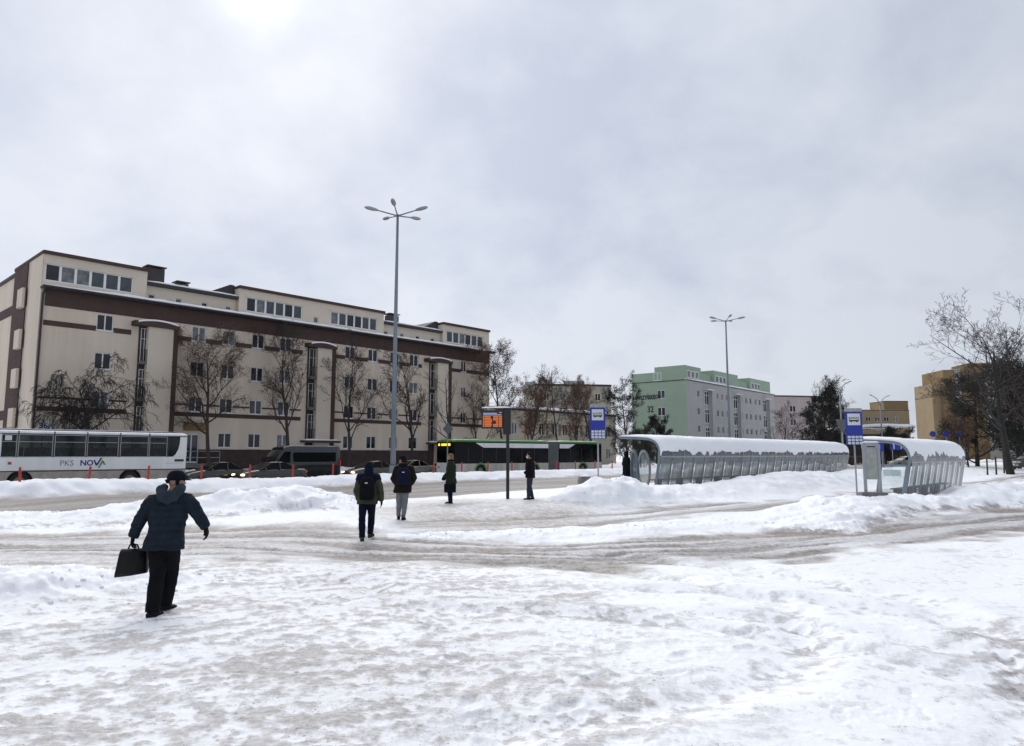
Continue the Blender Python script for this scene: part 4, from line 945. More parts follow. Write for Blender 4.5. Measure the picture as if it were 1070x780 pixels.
# --- cars
def car(label, a, b, paint, L=4.4, lit=False, hatch=False, grp='cars queuing on the street', rz=None, z=0.0, loc=None):
    p = st(a, b) if loc is None else loc; c = thing('car', label, 'car', (p[0], p[1], z), PHI if rz is None else rz, grp); w = .87
    rr = []
    for x, zt, q in ((0, .58, .70), (.06, .66, .84), (.25, .74, .93), (.7, .86, .97), (1.25, .95, 1), (2.2, .97, 1), (L - .9, 1.0, 1), (L - .25, 1.0 if hatch else .98, .96), (L - .05, .90, .90), (L, .72, .84)):
        h = w * q; rr.append([(x, -h * .93, .26), (x, -h, .5), (x, -h * .985, zt - .14), (x, -h * .9, zt), (x, 0, zt + .035), (x, h * .9, zt), (x, h * .985, zt - .14), (x, h, .5), (x, h * .93, .26)])
    MB().rings(rr).build('body', paint, c, True)
    r1 = L - (.25 if hatch else .75); t1 = L - (.75 if hatch else 1.5)
    ws = [(1.15, .93, .78), (1.55, 1.16, .72), (2.0, 1.40, .62), (2.5, 1.445, .60), (t1 - .3, 1.43, .60), (t1, 1.38, .62), ((t1 + r1) / 2 + .05, 1.20, .70), (r1, 1.0, .78)]
    g_ = MB(); g_.rings([[(x, -.80 if zt > 1.0 else -h, .92), (x, -h, zt), (x, h, zt), (x, .80 if zt > 1.0 else h, .92)] for x, zt, h in ws]); cab = g_.build('cabin_glass', m_bdark, c)
    rt = MB(); rt.rings([[(x, -h - .012, zt - .05), (x, -h * .8, zt + .025), (x, 0, zt + .045), (x, h * .8, zt + .025), (x, h + .012, zt - .05)] for x, zt, h in [(1.95, 1.385, .625)] + ws[3:6]]); rt.build('roof', paint, cab, True)
    for sd in (-1, 1):
        for pa, pb in (((1.2, .79, .95), (2.0, .635, 1.39)), ((2.55, .825, .95), (2.6, .62, 1.42)), ((t1, .635, 1.37), (r1 - .1, .78, 1.0))):
            MB().path([(pa[0], sd * pa[1], pa[2]), (pb[0], sd * pb[1], pb[2])], .035, 6).build('pillar', paint, cab)
        MB().ball((1.5, sd * .93, 1.0), .07, .09, .06, 8, 6).build('mirror', paint, c, True)
        MB().ball((.12, sd * .6, .66), .12, .2, .075, 10, 6).build('headlight', m_head if lit else m_headoff, c, True)
        MB().ball((L - .06, sd * .66, .82), .07, .15, .09, 10, 6).build('tail_light', m_taill, c, True)
        MB().box(1.35, 3.4, sd * .876 - .004, sd * .876 + .004, .42, .46).build('side_moulding', m_trim, c)
        for x in (.82, L - .88): wheel(c, x, (-.88 if sd < 0 else .68), .31, .2)
    MB().box(-.015, .03, -.26, .26, .40, .50).build('number_plate', m_signwhite, c)
    return c
p_olive = mat('dark_olive_paint', (.030, .034, .026), .25, .3, var=.2, coat=.6); p_dark = mat('dark_grey_paint', (.032, .030, .028), .25, .3, var=.2, coat=.6)
p_silver = mat('pale_beige_paint', (.24, .235, .21), .35, .4, var=.1, coat=.4); p_bronze = mat('dark_bronze_paint', (.05, .042, .032), .3, .3, var=.2, coat=.5)
car('dark olive car right behind the white coach', 18.95, 45.6, p_olive)
car('dark grey sedan with lit headlights in front of the dark van', 21.5, 43.6, p_dark, 4.6, True)
car('dark bronze car with lit headlight left of the tall lamp', 30.1, 44.2, p_bronze, 4.4, True)
car('pale beige sedan partly behind the tall lamp pole', 36.9, 48.0, p_silver, 4.5)
car('dark parked car behind the leaning tree at the right edge', 0, 0, p_dark, 4.3, False, True, 'parked cars far right', R(10), .62, (42.8, 61.5))
car('silver parked car seen far off under the right shelter roof', 0, 0, p_silver, 4.3, False, True, 'parked cars far right', R(5), .25, (50.5, 96.0))
# --- van
p = st(25.4, 49.0); v = thing('van', 'dark long panel van with raised roof behind the dark sedan', 'van', (p[0], p[1], 0), PHI); p_van = mat('dark_teal_van_paint', (.022, .030, .034), .3, .3, var=.2, coat=.5)
rr = []
for x, zt, q, zs in ((0, .75, .78, .3), (.1, .95, .92, .3), (.5, 1.12, .97, .3), (1.0, 1.25, 1, .3), (1.35, 1.75, .99, .3), (1.75, 2.25, .97, .3), (2.1, 2.52, .96, .3), (2.6, 2.62, .95, .3), (6.5, 2.62, .95, .3), (6.75, 2.55, .94, .3)):
    h = .98 * q; tp = h * (.99 if zt < 1.3 else .86); rr.append([(x, -h, zs), (x, -h * 1.0, min(1.2, zt - .1)), (x, -tp, zt - .12), (x, -tp * .85, zt), (x, tp * .85, zt), (x, tp, zt - .12), (x, h, min(1.2, zt - .1)), (x, h, zs)])
MB().rings(rr).build('body', p_van, v, True)
MB().quad((1.02, -.84, 1.29), (1.02, .84, 1.29), (1.98, .76, 2.44), (1.98, -.76, 2.44)).build('windscreen', m_bdark, v, loc=(-.03, 0, .03))
for sd in (-1, 1):
    MB().prism([(1.35, 1.35), (2.4, 1.35), (2.4, 2.15), (1.9, 2.15)], sd * .965 - .006, sd * .965 + .006).build('side_window', m_bdark, v)
    MB().box(2.7, 6.3, sd * .955 - .006, sd * .955 + .006, 1.4, 2.1).build('side_window', m_bdark, v)
    for x in (1.0, 5.4): wheel(v, x, -.96 if sd < 0 else .74, .35, .22)
    MB().box(6.72, 6.77, sd * .86 - .07, sd * .86 + .07, 1.0, 1.5).build('tail_light', m_taill, v); MB().ball((.12, sd * .68, .88), .1, .16, .12, 8, 6).build('headlight', m_headoff, v, True); MB().box(1.2, 1.3, sd * 1.12 - .1, sd * 1.12 + .1, 1.4, 1.75).build('mirror', m_trim, v)
# ------------------------------------------------------------------ trees
def tree_parts(seed, H, levels, nch, ratio, angle, trunk_r, clear=.25, droop=0.0, wob=.16, leaves=0, leaf=.07, lean=(0, 0), upb=.12, twig=.011, leader=True, leafz=0):
    rg = random.Random(seed); segs = [[], []]; tips = []
    def grow(p, d, ln, r, lev):
        ns = 6 if lev == 0 else (4 if lev < levels - 1 else 3)
        pts = [(p, r)]
        for i in range(ns):
            w = wob * (.5 if lev == 0 else 1)
            d = (d + Vector((rg.gauss(0, w), rg.gauss(0, w), rg.gauss(0, w) + (upb if lev < 2 else upb * .5) - droop * lev * (i + 1) * .35))).normalized()
            p = p + d * (ln / ns); rr = max(twig * .7, r * (1 - (.75 if lev else .82) * (i + 1) / ns)); pts.append((p, rr))
        for i in range(ns): segs[0 if lev < 2 else 1].append((pts[i][0], pts[i + 1][0], pts[i][1], pts[i + 1][1], 6 if lev == 0 else (4 if lev == 1 else 3)))
        if lev >= levels - 1:
            tips.append(p); tips.append(pts[1][0]); return
        n = nch[lev]
        for k in range(n):
            t = clear + (1 - clear) * (k + rg.random()) / n if lev == 0 else .2 + .8 * (k + rg.random()) / n
            f = t * ns; i = min(int(f), ns - 1); q = pts[i][0].lerp(pts[i + 1][0], f - i); rr = pts[i][1] + (pts[i + 1][1] - pts[i][1]) * (f - i)
            dd = (pts[i + 1][0] - pts[i][0]).normalized(); a = rg.uniform(0, 2 * math.pi) if lev else k * 2.4 + rg.random()
            ax = dd.orthogonal().normalized(); ax.rotate(Matrix.Rotation(a, 3, dd)); an_ = R(angle[lev] * rg.uniform(.7, 1.25))
            nd = dd * math.cos(an_) + ax * math.sin(an_)
            l2 = ln * ratio[lev] * rg.uniform(.7, 1.2) * ((1.15 - .55 * t) if lev == 0 else (1.1 - .4 * t))
            grow(q, nd, l2, max(twig, rr * .62), lev + 1)
    grow(Vector((0, 0, -.3)), Vector((lean[0], lean[1], 1)).normalized(), H * (.92 if leader else .5), trunk_r, 0)
    def mk(sg):
        V = []; F = []
        for p, q, r0, r1, n in sg:
            t = (q - p).normalized(); x = t.orthogonal().normalized(); y = t.cross(x); o = len(V)
            for c, r in ((p, r0), (q, r1)):
                for k in range(n):
                    a = 2 * math.pi * k / n; V.append(c + x * (r * math.cos(a)) + y * (r * math.sin(a)))
            for k in range(n): F.append((o + k, o + (k + 1) % n, o + n + (k + 1) % n, o + n + k))
        return V, F
    lv = []
    if leaves:
        for _ in range(leaves):
            c = rg.choice(tips) + Vector((rg.gauss(0, .16), rg.gauss(0, .16), rg.gauss(0, .16) - leafz))
            a = Vector((rg.gauss(0, 1), rg.gauss(0, 1), rg.gauss(0, 1))).normalized(); b = a.orthogonal().normalized(); s = leaf * rg.uniform(.6, 1.3)
            lv += [c - a * s, c + b * s * .6, c + a * s, c - b * s * .6]
    return mk(segs[0]), mk(segs[1]), lv
def raw(name, V, F, m):
    me = bpy.data.meshes.new(name); me.from_pydata(V, [], F); me.materials.append(m); me.update(); return me
m_twig = mat('twigs', (.058, .043, .036), .95, var=.3); m_twigb = mat('brown_twigs', (.120, .068, .042), .95, var=.3); m_twigd = mat('dark_twigs', (.026, .025, .022), .95, var=.3)
m_leafb = mat('dry_leaves', (.115, .070, .042), .9, var=.45, scale=4); m_leafd = mat('dark_evergreen', (.020, .024, .016), .9, var=.5, scale=3); m_leafo = mat('rusty_leaves', (.16, .085, .04), .9, var=.4, scale=4)
TK = {}
def kind(name, seed, tw, lfm=None, **k):
    t, c, l = tree_parts(seed, **k)
    TK[name] = (raw('trunk', *t, m_bark if tw is not m_twigd else m_twigd), raw('crown', *c, tw), raw('leaves', l, [(4 * i, 4 * i + 1, 4 * i + 2, 4 * i + 3) for i in range(len(l) // 4)], lfm) if l else None)
kind('vase', 3, m_twig, H=11, twig=.014, levels=5, nch=[11, 7, 6, 5], ratio=[.52, .55, .5, .5], angle=[36, 38, 42, 45], trunk_r=.19, clear=.28)
kind('vase2', 14, m_twig, H=11, twig=.014, levels=5, nch=[10, 7, 6, 5], ratio=[.55, .52, .5, .5], angle=[32, 40, 45, 45], trunk_r=.18, clear=.22)
kind('leafy', 8, m_twig, m_leafb, H=11, levels=5, nch=[13, 7, 6, 4], ratio=[.44, .55, .5, .5], angle=[58, 42, 45, 45], trunk_r=.17, clear=.3, leaves=8000, leaf=.052, twig=.013)
kind('weeping', 5, m_twigd, H=6.2, twig=.013, levels=5, nch=[16, 8, 6, 5], ratio=[.72, .6, .55, .6], angle=[62, 42, 42, 35], trunk_r=.2, clear=.45, droop=.15, upb=.06)
kind('sparse', 9, m_twig, H=11, levels=4, nch=[9, 5, 4], ratio=[.34, .5, .5], angle=[45, 40, 40], trunk_r=.13, clear=.3)
kind('willow', 12, m_twigb, m_leafo, H=10, levels=5, nch=[10, 8, 6, 5], ratio=[.5, .5, .5, .5], angle=[30, 30, 30, 35], trunk_r=.2, clear=.15, leaves=5000, leaf=.05, twig=.014)
kind('dense', 17, m_twigd, m_leafd, H=11, levels=5, nch=[13, 7, 5, 3], ratio=[.42, .55, .5, .5], angle=[62, 45, 45, 45], trunk_r=.2, clear=.06, leaves=15000, leaf=.085, twig=.014)
kind('dense2', 27, m_twigd, m_leafd, H=9, levels=5, nch=[12, 7, 5, 3], ratio=[.5, .55, .5, .5], angle=[65, 45, 45, 45], trunk_r=.2, clear=.05, leaves=14000, leaf=.085, twig=.014)
kind('shrub', 21, m_twigb, m_leafb, H=5, levels=4, nch=[12, 7, 5], ratio=[.6, .5, .5], angle=[40, 40, 40], trunk_r=.08, clear=.02, leaves=700, leaf=.07, twig=.014)
kind('big', 31, m_twigd, H=14.0, levels=6, nch=[12, 6, 5, 4, 3], ratio=[.72, .58, .5, .45, .45], angle=[50, 40, 42, 45, 45], trunk_r=.36, clear=.30, lean=(-.16, 0), wob=.15, twig=.013, upb=.10)
def tree(k, label, x, y, h=1.0, rz=0.0, w=1.0, cat='tree', nm='bare_tree', grp=None):
    t = thing(nm, label, cat, (x, y, gz(x, y) - .05), rz, grp); t.scale = (w, w, h)
    a, b, c = TK[k]
    link('trunk', a, t); link('crown', b, t)
    if c: link('leaves', c, t)
    return t
G1 = 'street trees before the beige block'
tree('weeping', 'dark weeping bare tree behind the coach before the beige facade', -28.8, 49.9, 1.15, .4, 1.05, nm='weeping_tree', grp=G1)
tree('leafy', 'street tree still holding brown leaves, beside the entrance door', -23.0, 54.8, .98, 1.2, 1.15, nm='street_tree', grp=G1)
tree('vase', 'bare street tree with forked crown just behind the dark van', -18.4, 59.5, 1.02, 2.0, 1.0, nm='street_tree', grp=G1)
tree('vase2', 'bare street tree directly left of the tall lamp', -14.6, 63.8, .95, .2, .9, nm='street_tree', grp=G1)
tree('vase', 'bare dark street tree just right of the tall lamp', -9.7, 69.0, .92, 4.0, .95, nm='street_tree', grp=G1)
tree('sparse', 'slim bare street tree behind the bus front', -6.3, 72.8, .95, 1.0, 1.2, nm='street_tree', grp=G1)
G2 = 'trees and shrubs between the buildings'
tree('leafy', 'tall tree with sparse dry leaves behind the departure display', -.9, 79.5, 1.22, 3.0, 1.05, nm='street_tree', grp=G2)
tree('vase2', 'bare tree close to the right corner of the beige block', -4.2, 80.5, .8, 5.0, .85, nm='street_tree', grp=G2)
tree('sparse', 'slender bare tree before the low cream building', 5.3, 82, 1.12, 2.0, 1.1, nm='street_tree', grp=G2)
tree('willow', 'rusty brown tree behind the low cream building', 14.6, 128, 1.35, 1.0, 1.25, nm='willow_tree', grp=G2)
tree('willow', 'rusty brown bush left of the slender bare tree', 2.0, 92, 1.0, 4.0, 1.05, nm='willow_tree', grp=G2)
tree('leafy', 'tree with dry leaves behind the bus, left of the slender bare tree', 1.6, 84, .95, 5.0, 1.0, nm='street_tree', grp=G2)
tree('willow', 'rusty brown tree right of the slender bare tree', 8.6, 97, .95, 2.2, 1.0, nm='willow_tree', grp=G2)
tree('vase', 'bare spreading tree before the low cream building end', 9.8, 88, .85, 3.3, .95, nm='bare_tree', grp=G2)
tree('dense', 'dark tree against the left edge of the green gable', 17.2, 106, 1.08, .5, .95, nm='dark_tree', grp=G2)
tree('dense2', 'dark bush tree low before the green gable', 22.5, 112, .8, 2.5, .8, nm='dark_tree', grp=G2)
tree('weeping', 'small dark leaning tree behind the long shelter end', 12.2, 72, .62, 2.5, .62, nm='small_tree', grp=G2)
tree('dense', 'small dark evergreen seen through the long shelter end', 13.6, 76, .42, 1.5, .45, nm='small_tree', grp=G2)
G3 = 'trees and shrubs right of the green block'
tree('vase2', 'bare tree before the pink building, beside the green block', 46.5, 122, .85, 1.0, 1.0, nm='bare_tree', grp=G3)
tree('willow', 'brownish bare bush tree before the pink building', 47.5, 116, .6, 3.0, .8, nm='willow_tree', grp=G3)
tree('dense', 'dark evergreen tree right of the pink building', 43.0, 100, .98, 2.2, .9, nm='dark_tree', grp=G3)
tree('dense2', 'broad dark evergreen behind the nearer double arm street lamp', 46.8, 104, .95, .7, 1.0, nm='dark_tree', grp=G3)
tree('vase', 'bare tree rising above the dark evergreens', 46.2, 108, 1.1, .2, 1.1, nm='bare_tree', grp=G3)
tree('dense2', 'low dark evergreen before the far pavilion', 58.0, 108, .62, 1.9, .9, nm='dark_tree', grp=G3)
G4 = 'trees at the right edge'
tree('big', 'large bare leaning tree at the right edge', 41.6, 60.0, .84, 0.0, .95, nm='bare_tree', grp=G4)
tree('dense', 'dark evergreen just left of the large leaning tree', 50.5, 78, .92, 1.0, 1.2, nm='dark_tree', grp=G4)
tree('dense2', 'dark evergreen directly behind the large leaning tree', 55.0, 78, 1.15, 3.0, 1.3, nm='dark_tree', grp=G4)
tree('dense', 'dark evergreen at the far right edge of the row', 61.0, 82, 1.1, 4.4, 1.3, nm='dark_tree', grp=G4)
tree('dense2', 'nearest dark evergreen, right behind the trunk of the leaning tree', 50.5, 66, 1.05, 5.2, 1.1, nm='dark_tree', grp=G4)
tree('vase', 'bare tree overlapping the large leaning tree on its right', 48.5, 66, 1.15, 1.7, 1.2, nm='bare_tree', grp=G4)
tree('willow', 'rusty brown bush tree before the tall tower block', 55.0, 90, .62, 2.7, 1.0, nm='willow_tree', grp=G4)
tree('shrub', 'low brown shrub behind the wooden posts', 47.0, 74, .9, .3, 1.3, 'shrub', 'shrub', G4)
tree('shrub', 'low brown shrub left of the dark evergreens', 50.0, 80, 1.0, 2.3, 1.4, 'shrub', 'shrub', G4)
for k, (x, y, nm) in enumerate(((39.3, 59.5, 'nearest to the right shelter'), (40.1, 59.6, 'second from the right shelter'), (40.9, 60.8, 'third from the right shelter'), (42.4, 62, 'nearest to the leaning tree'))):
    o = MB().path([(0, 0, 0), (.02, 0, .6), (.03, 0, 1.55)], [.07, .065, .06], 7).build('wooden_post', m_bark, None, True, loc=(x, y, gz(x, y) - .1)); tag(o, 'dark upright wooden post in snow, ' + nm, 'post', 'wooden posts in the snow')
# clipped rusty hedge far off
hx = thing('hedge', 'long rusty brown hedge far off behind the right shelter', 'hedge', (54, 112, gz(54, 112)), R(-8))
rg = random.Random(5); V = []; F = []
for q in range(5200):
    c = Vector((rg.uniform(-8, 12), rg.uniform(-.5, .5), rg.uniform(-.1, 1.15) ** 1.0)); a = Vector((rg.gauss(0, 1), rg.gauss(0, 1), rg.gauss(0, 1))).normalized(); b = a.orthogonal().normalized(); s = .09
    o = len(V); V += [c - a * s, c + b * s * .7, c + a * s, c - b * s * .7]; F.append((o, o + 1, o + 2, o + 3))
link('foliage', raw('foliage', V, F, m_leafo), hx)
st_ = MB()
for q in range(40): x = -8 + q * .5; st_.path([(x, 0, -.2), (x + .1, .05, 1.0)], .03, 4)
st_.build('stems', m_twigb, hx)
# ------------------------------------------------------------------ people
m_skin = mat('skin', (.34, .19, .14), .6, var=.08, scale=12); m_eye = mat('eye', (.03, .02, .02), .3, var=0); m_lip = mat('lips', (.30, .13, .11), .6, var=0)
def V3(*a): return Vector(a)
def hand(mb, wrist, d, side, palm_n, s=1.0, curl=.5):
    """palm, four unequal bent fingers and a thumb off the side of the palm"""
    d = d.normalized(); n = (palm_n - d * palm_n.dot(d)).normalized(); x = d.cross(n).normalized() * side
    for k in range(3):
        o = (k - 1) * .026 * s; mb.path([wrist - d * .01 + x * o * .5, wrist + d * .045 * s + x * o, wrist + d * .09 * s + x * o], [.022 * s, .020 * s, .016 * s], 7)
    for k, ln in enumerate((.068, .078, .072, .056)):
        b = wrist + d * .085 * s + x * (k - 1.5) * .0215 * s; a1, a2, a3 = curl * .5, curl * 1.25, curl * 2.0; p = b; pts = [p - d * .02 * s]; pts.append(p)
        for a, q in ((a1, .45), (a2, .32), (a3, .25)):
            p = p + (d * math.cos(a) + n * math.sin(a)) * ln * q * s; pts.append(p)
        mb.path(pts, [.010 * s, .0105 * s, .0098 * s, .009 * s, .0075 * s], 6)
    b = wrist + d * .03 * s - x * .028 * s
    mb.path([b, b + (d * .6 - x * .8).normalized() * .035 * s, b + (d * .6 - x * .8).normalized() * .035 * s + (d * .9 - x * .1 + n * .4).normalized() * .035 * s], [.013 * s, .0115 * s, .008 * s], 6)
def ell(c, rx, ry, rt, fw, n=18, p=2.3):
    r = []
    for k in range(n):
        a = 2 * math.pi * k / n; ca, sa = math.cos(a), math.sin(a)
        r.append(c + rt * (rx * math.copysign(abs(ca) ** (2 / p), ca)) + fw * (ry * math.copysign(abs(sa) ** (2 / p), sa)))
    return r
def stand(h=1.75, yaw=0.0, **ov):
    s = h / 1.75; rot = Matrix.Rotation(yaw, 3, 'Z')
    J = dict(aL=(-.09, 0, .085), aR=(.09, .02, .085), kL=(-.095, .03, .48), kR=(.095, .05, .48), hL=(-.09, 0, .90), hR=(.09, 0, .90), pelvis=(0, 0, .93), chest=(0, 0, 1.28), neck=(0, .0, 1.47), head=(0, .03, 1.62),
             sL=(-.185, 0, 1.41), sR=(.185, 0, 1.41), eL=(-.25, -.05, 1.13), eR=(.25, -.05, 1.13), wL=(-.24, .06, .89), wR=(.24, .06, .89))
    J.update(ov)
    return {k: rot @ (Vector(v) * s) for k, v in J.items()}
def person(label, loc, J, yaw, c, vox=.02, head_yaw=None, group='people in the snow'):
    """c: clothing description"""
    p = thing('person', label, 'person', loc, 0, group); hy = yaw if head_yaw is None else head_yaw; s = c.get('s', 1.0)
    fwh = V3(-math.sin(hy), math.cos(hy), 0); rth = V3(math.cos(hy), math.sin(hy), 0)
    rt = (J['sR'] - J['sL']); rt.z = 0; rt.normalize(); fw = V3(-rt.y, rt.x, 0)
    H_ = J['head']
    b = MB()                                   # the body, one surface
    hd = []
    for t, rx, ry, o in ((-.125, .035, .045, .02), (-.10, .052, .065, .022), (-.06, .066, .085, .012), (-.01, .074, .096, .0), (.04, .077, .1, -.006), (.085, .067, .088, -.008), (.115, .042, .055, -.006), (.125, .012, .015, -.004)):
        hd.append(ell(H_ + V3(0, 0, t * s) + fwh * o * s, rx * s, ry * s, rth, fwh, 16, 2.0))
    b.rings(hd); b.path([J['neck'] - V3(0, 0, .05), J['neck'] + V3(0, 0, .03), H_ - V3(0, 0, .05)], [.062 * s, .056 * s, .052 * s], 10)
    b.path([H_ + fwh * .085 * s + V3(0, 0, .02), H_ + fwh * .112 * s - V3(0, 0, .025 * s), H_ + fwh * .09 * s - V3(0, 0, .035 * s)], [.010, .016, .013], 6)
    for q in (-1, 1): b.path([H_ + rth * q * .072 * s + V3(0, 0, .025), H_ + rth * q * .083 * s - fwh * .012, H_ + rth * q * .074 * s - V3(0, 0, .03)], [.014, .016, .011], 6)
    b.rings([ell(J['pelvis'], .14 * s, .095 * s, rt, fw), ell(J['pelvis'].lerp(J['chest'], .5), .13 * s, .09 * s, rt, fw), ell(J['chest'], .15 * s, .10 * s, rt, fw), ell(J['neck'] - V3(0, 0, .06), .13 * s, .07 * s, rt, fw), ell(J['neck'], .05 * s, .05 * s, rt, fw)])
    for q in 'LR':
        b.path([J['h' + q] + V3(0, 0, .04), J['k' + q], J['a' + q]], [.082 * s, .055 * s, .038 * s], 10); b.path([J['s' + q], J['e' + q], J['w' + q]], [.05 * s, .038 * s, .028 * s], 8)
    for q, sd in (('L', -1), ('R', 1)):
        d = (J['w' + q] - J['e' + q]); fist = c.get('fist' + q, .45); n = c.get('palm' + q, (-rt * sd))
        gl = MB(); hand(gl if c.get('gloves') else b, J['w' + q], (d.normalized() * .6 + V3(0, 0, -.8)) if c.get('drop', True) else d, sd, n, s * (1.12 if c.get('gloves') else 1), fist)
        if c.get('gloves') and not c.get('pockets'): sculpt(gl, 'glove', c['gloves'], p, min(vox, .008), 1)
    bo = sculpt(b, 'body', m_skin, p, min(vox, .012), 2)
    for q in (-1, 1): MB().ball(tuple(H_ + rth * q * .03 * s + fwh * .088 * s + V3(0, 0, .012)), .012, .012, .008, 8, 6).build('eye', m_eye, p, True)
    MB().ball(tuple(H_ + fwh * .089 * s - V3(0, 0, .065 * s)), .022, .012, .006, 8, 6).build('mouth', m_lip, p, True)
    # trousers
    t = MB(); tr_ = c.get('leg', (.105, .078, .070))
    t.rings([ell(J['pelvis'] + V3(0, 0, .10), .165 * s, .115 * s, rt, fw), ell(J['pelvis'], .172 * s, .125 * s, rt, fw), ell(J['pelvis'] - V3(0, 0, .10), .16 * s, .115 * s, rt, fw)])
    for q in 'LR':
        h, k, a = J['h' + q], J['k' + q], J['a' + q]
        t.path([h + V3(0, 0, .03), h.lerp(k, .5), k, k.lerp(a, .35), k.lerp(a, .75), a + V3(0, 0, -.015)], [tr_[0] * s, tr_[0] * .92 * s, tr_[1] * s, tr_[1] * 1.02 * s, tr_[2] * s, tr_[2] * 1.02 * s], 12)
    sculpt(t, 'trousers', c['trousers'], p, vox, 2, .022, .09)
    # shoes
    for q in 'LR':
        a = J['a' + q]; f = c.get('foot' + q, fw); f = f.normalized(); up = V3(0, 0, 1)
        bt = MB(); bt.path([a - f * .075 - up * .04, a - f * .02 - up * .035, a + f * .07 - up * .045, a + f * .15 - up * .055, a + f * .195 - up * .06], [.036, .043, .042, .036, .018], 10, .85); bt.path([a + up * .05, a - up * .03], [.052, .048], 10)
        so = sculpt(bt, 'shoe', c['shoes'], p, .012, 1)
        sl = MB(); n = 12; ring = [(a + f * (.055 + .145 * math.cos(2 * math.pi * i / n)) + f.cross(up) * (.048 * math.sin(2 * math.pi * i / n))) for i in range(n)]
        sl.rings([[q_ - up * (.085 + .0) for q_ in ring], [q_ - up * .062 for q_ in ring]]).build('sole', m_rubber, so)
    # jacket
    j = MB(); hem = c['hem']; W = c.get('wide', 1.0) * s; rows = []
    def tc(z):
        if z < J['chest'].z: return J['pelvis'].lerp(J['chest'], (z - J['pelvis'].z) / (J['chest'].z - J['pelvis'].z))
        return J['chest'].lerp(J['neck'], (z - J['chest'].z) / (J['neck'].z - J['chest'].z))
    nz = J['neck'].z
    fl = c.get('flare', 1.0)
    for z, rx, ry in ((hem, .215 * fl, .15 * fl), (hem + .08, .212 * fl, .152 * fl), ((hem + nz - .45) / 2 + .08, .200, .145), (nz - .32, .205, .150), (nz - .20, .212, .150), (nz - .12, .205, .135), (nz - .055, .165, .105), (nz - .005, .095, .085), (nz + .035, .080, .078)):
        cc = tc(z); cc.z = z; rows.append(ell(cc, rx * W, ry * W, rt, fw, 22, 2.5))
    j.rings(rows); sv = c.get('sleeve', (.088, .075, .056))
    for q in 'LR':
        S, E, Wr = J['s' + q], J['e' + q], J['w' + q]; j.path([S.lerp(tc(S.z), .35) + V3(0, 0, .0), S, S.lerp(E, .5), E, E.lerp(Wr, .5), Wr + (Wr - E) * .06], [sv[0] * .95 * s, sv[0] * s, sv[0] * .93 * s, sv[1] * s, sv[1] * .9 * s, sv[2] * s], 14)
    sculpt(j, 'jacket', c['jacket'], p, vox, 3, c.get('puff', .035), .11)
    if c.get('yoke'):
        y = MB(); y.rings([ell(tc(z) * 1.0 + V3(0, 0, z - tc(z).z), rx * W, ry * W, rt, fw, 22, 2.5) for z, rx, ry in ((nz - .20, .226, .164), (nz - .12, .222, .150), (nz - .05, .178, .118), (nz + .02, .10, .09))])
        for q in 'LR': y.path([J['s' + q].lerp(tc(J['s' + q].z), .4) + V3(0, 0, .012), J['s' + q] + V3(0, 0, .01), J['s' + q].lerp(J['e' + q], .25)], [.098 * s, .103 * s, .094 * s], 12)
        sculpt(y, 'yoke', c['yoke'], p, vox, 2)
    if c.get('hood_down'):
        h = MB(); cc = J['neck'] - fw * .06 + V3(0, 0, .03)
        h.path([cc + rt * .11 + fw * .10 + V3(0, 0, .06), cc + rt * .115 + V3(0, 0, .03), cc + rt * .06 - fw * .07 - V3(0, 0, .05), cc - fw * .085 - V3(0, 0, .08), cc - rt * .06 - fw * .07 - V3(0, 0, .05), cc - rt * .115 + V3(0, 0, .03), cc - rt * .11 + fw * .1 + V3(0, 0, .06)], [.05, .068, .08, .085, .08, .068, .05], 10)
        sculpt(h, 'hood', c['hood_down'], p, vox, 3, .02, .07)
    if c.get('hood_up'):
        h = MB(); rr = [ell(H_ + V3(0, 0, t_) - fwh * o_, rx, ry, rth, fwh, 16, 2.1) for t_, rx, ry, o_ in ((-.20, .13, .12, .02), (-.12, .105, .11, .03), (-.03, .102, .112, .022), (.06, .100, .112, .016), (.12, .08, .09, .018), (.155, .035, .04, .02))]
        h.rings(rr); sculpt(h, 'hood', c['hood_up'], p, vox * .8, 2, .012, .07)
    if c.get('cap'):
        h = MB(); h.rings([ell(H_ + V3(0, 0, t_ * s), rx * s, ry * s, rth, fwh, 18, 2.1) for t_, rx, ry in ((.018, .090, .112), (.06, .092, .114), (.10, .082, .102), (.132, .058, .072), (.145, .02, .025))])
        co = sculpt(h, 'cap', c['cap'], p, .009, 1)
        pk = MB(); n = 12; top = []; bot = []
        for i in range(n + 1):
            a = R(-72 + 144 * i / n); e_ = H_ + V3(0, 0, .035 * s) + rth * (.088 * s * math.sin(a)) + fwh * (.10 * s * math.cos(a)); o_ = H_ + V3(0, 0, .015 * s) + rth * (.085 * s * math.sin(a)) + fwh * ((.10 + .085 * math.cos(a)) * s * math.cos(a * .6)); top.append((e_, o_))
        pk.rings([[q[0] + V3(0, 0, .012) for q in top], [q[1] + V3(0, 0, .006) for q in top], [q[1] for q in top], [q[0] - V3(0, 0, .004) for q in top]], cap=False, closed=False); pk.build('peak', c['cap'], co, True)
        if c.get('flaps'):
            f_ = MB()
            for q in (-1, 1): f_.path([H_ + rth * q * .082 * s - fwh * .01 + V3(0, 0, .03), H_ + rth * q * .086 * s - fwh * .015 - V3(0, 0, .045)], [.03, .022], 8)
            f_.path([H_ - fwh * .098 * s + V3(0, 0, .035), H_ - fwh * .092 * s - V3(0, 0, .02)], [.045, .03], 8); sculpt(f_, 'ear_flaps', c['cap'], co, .012, 1)
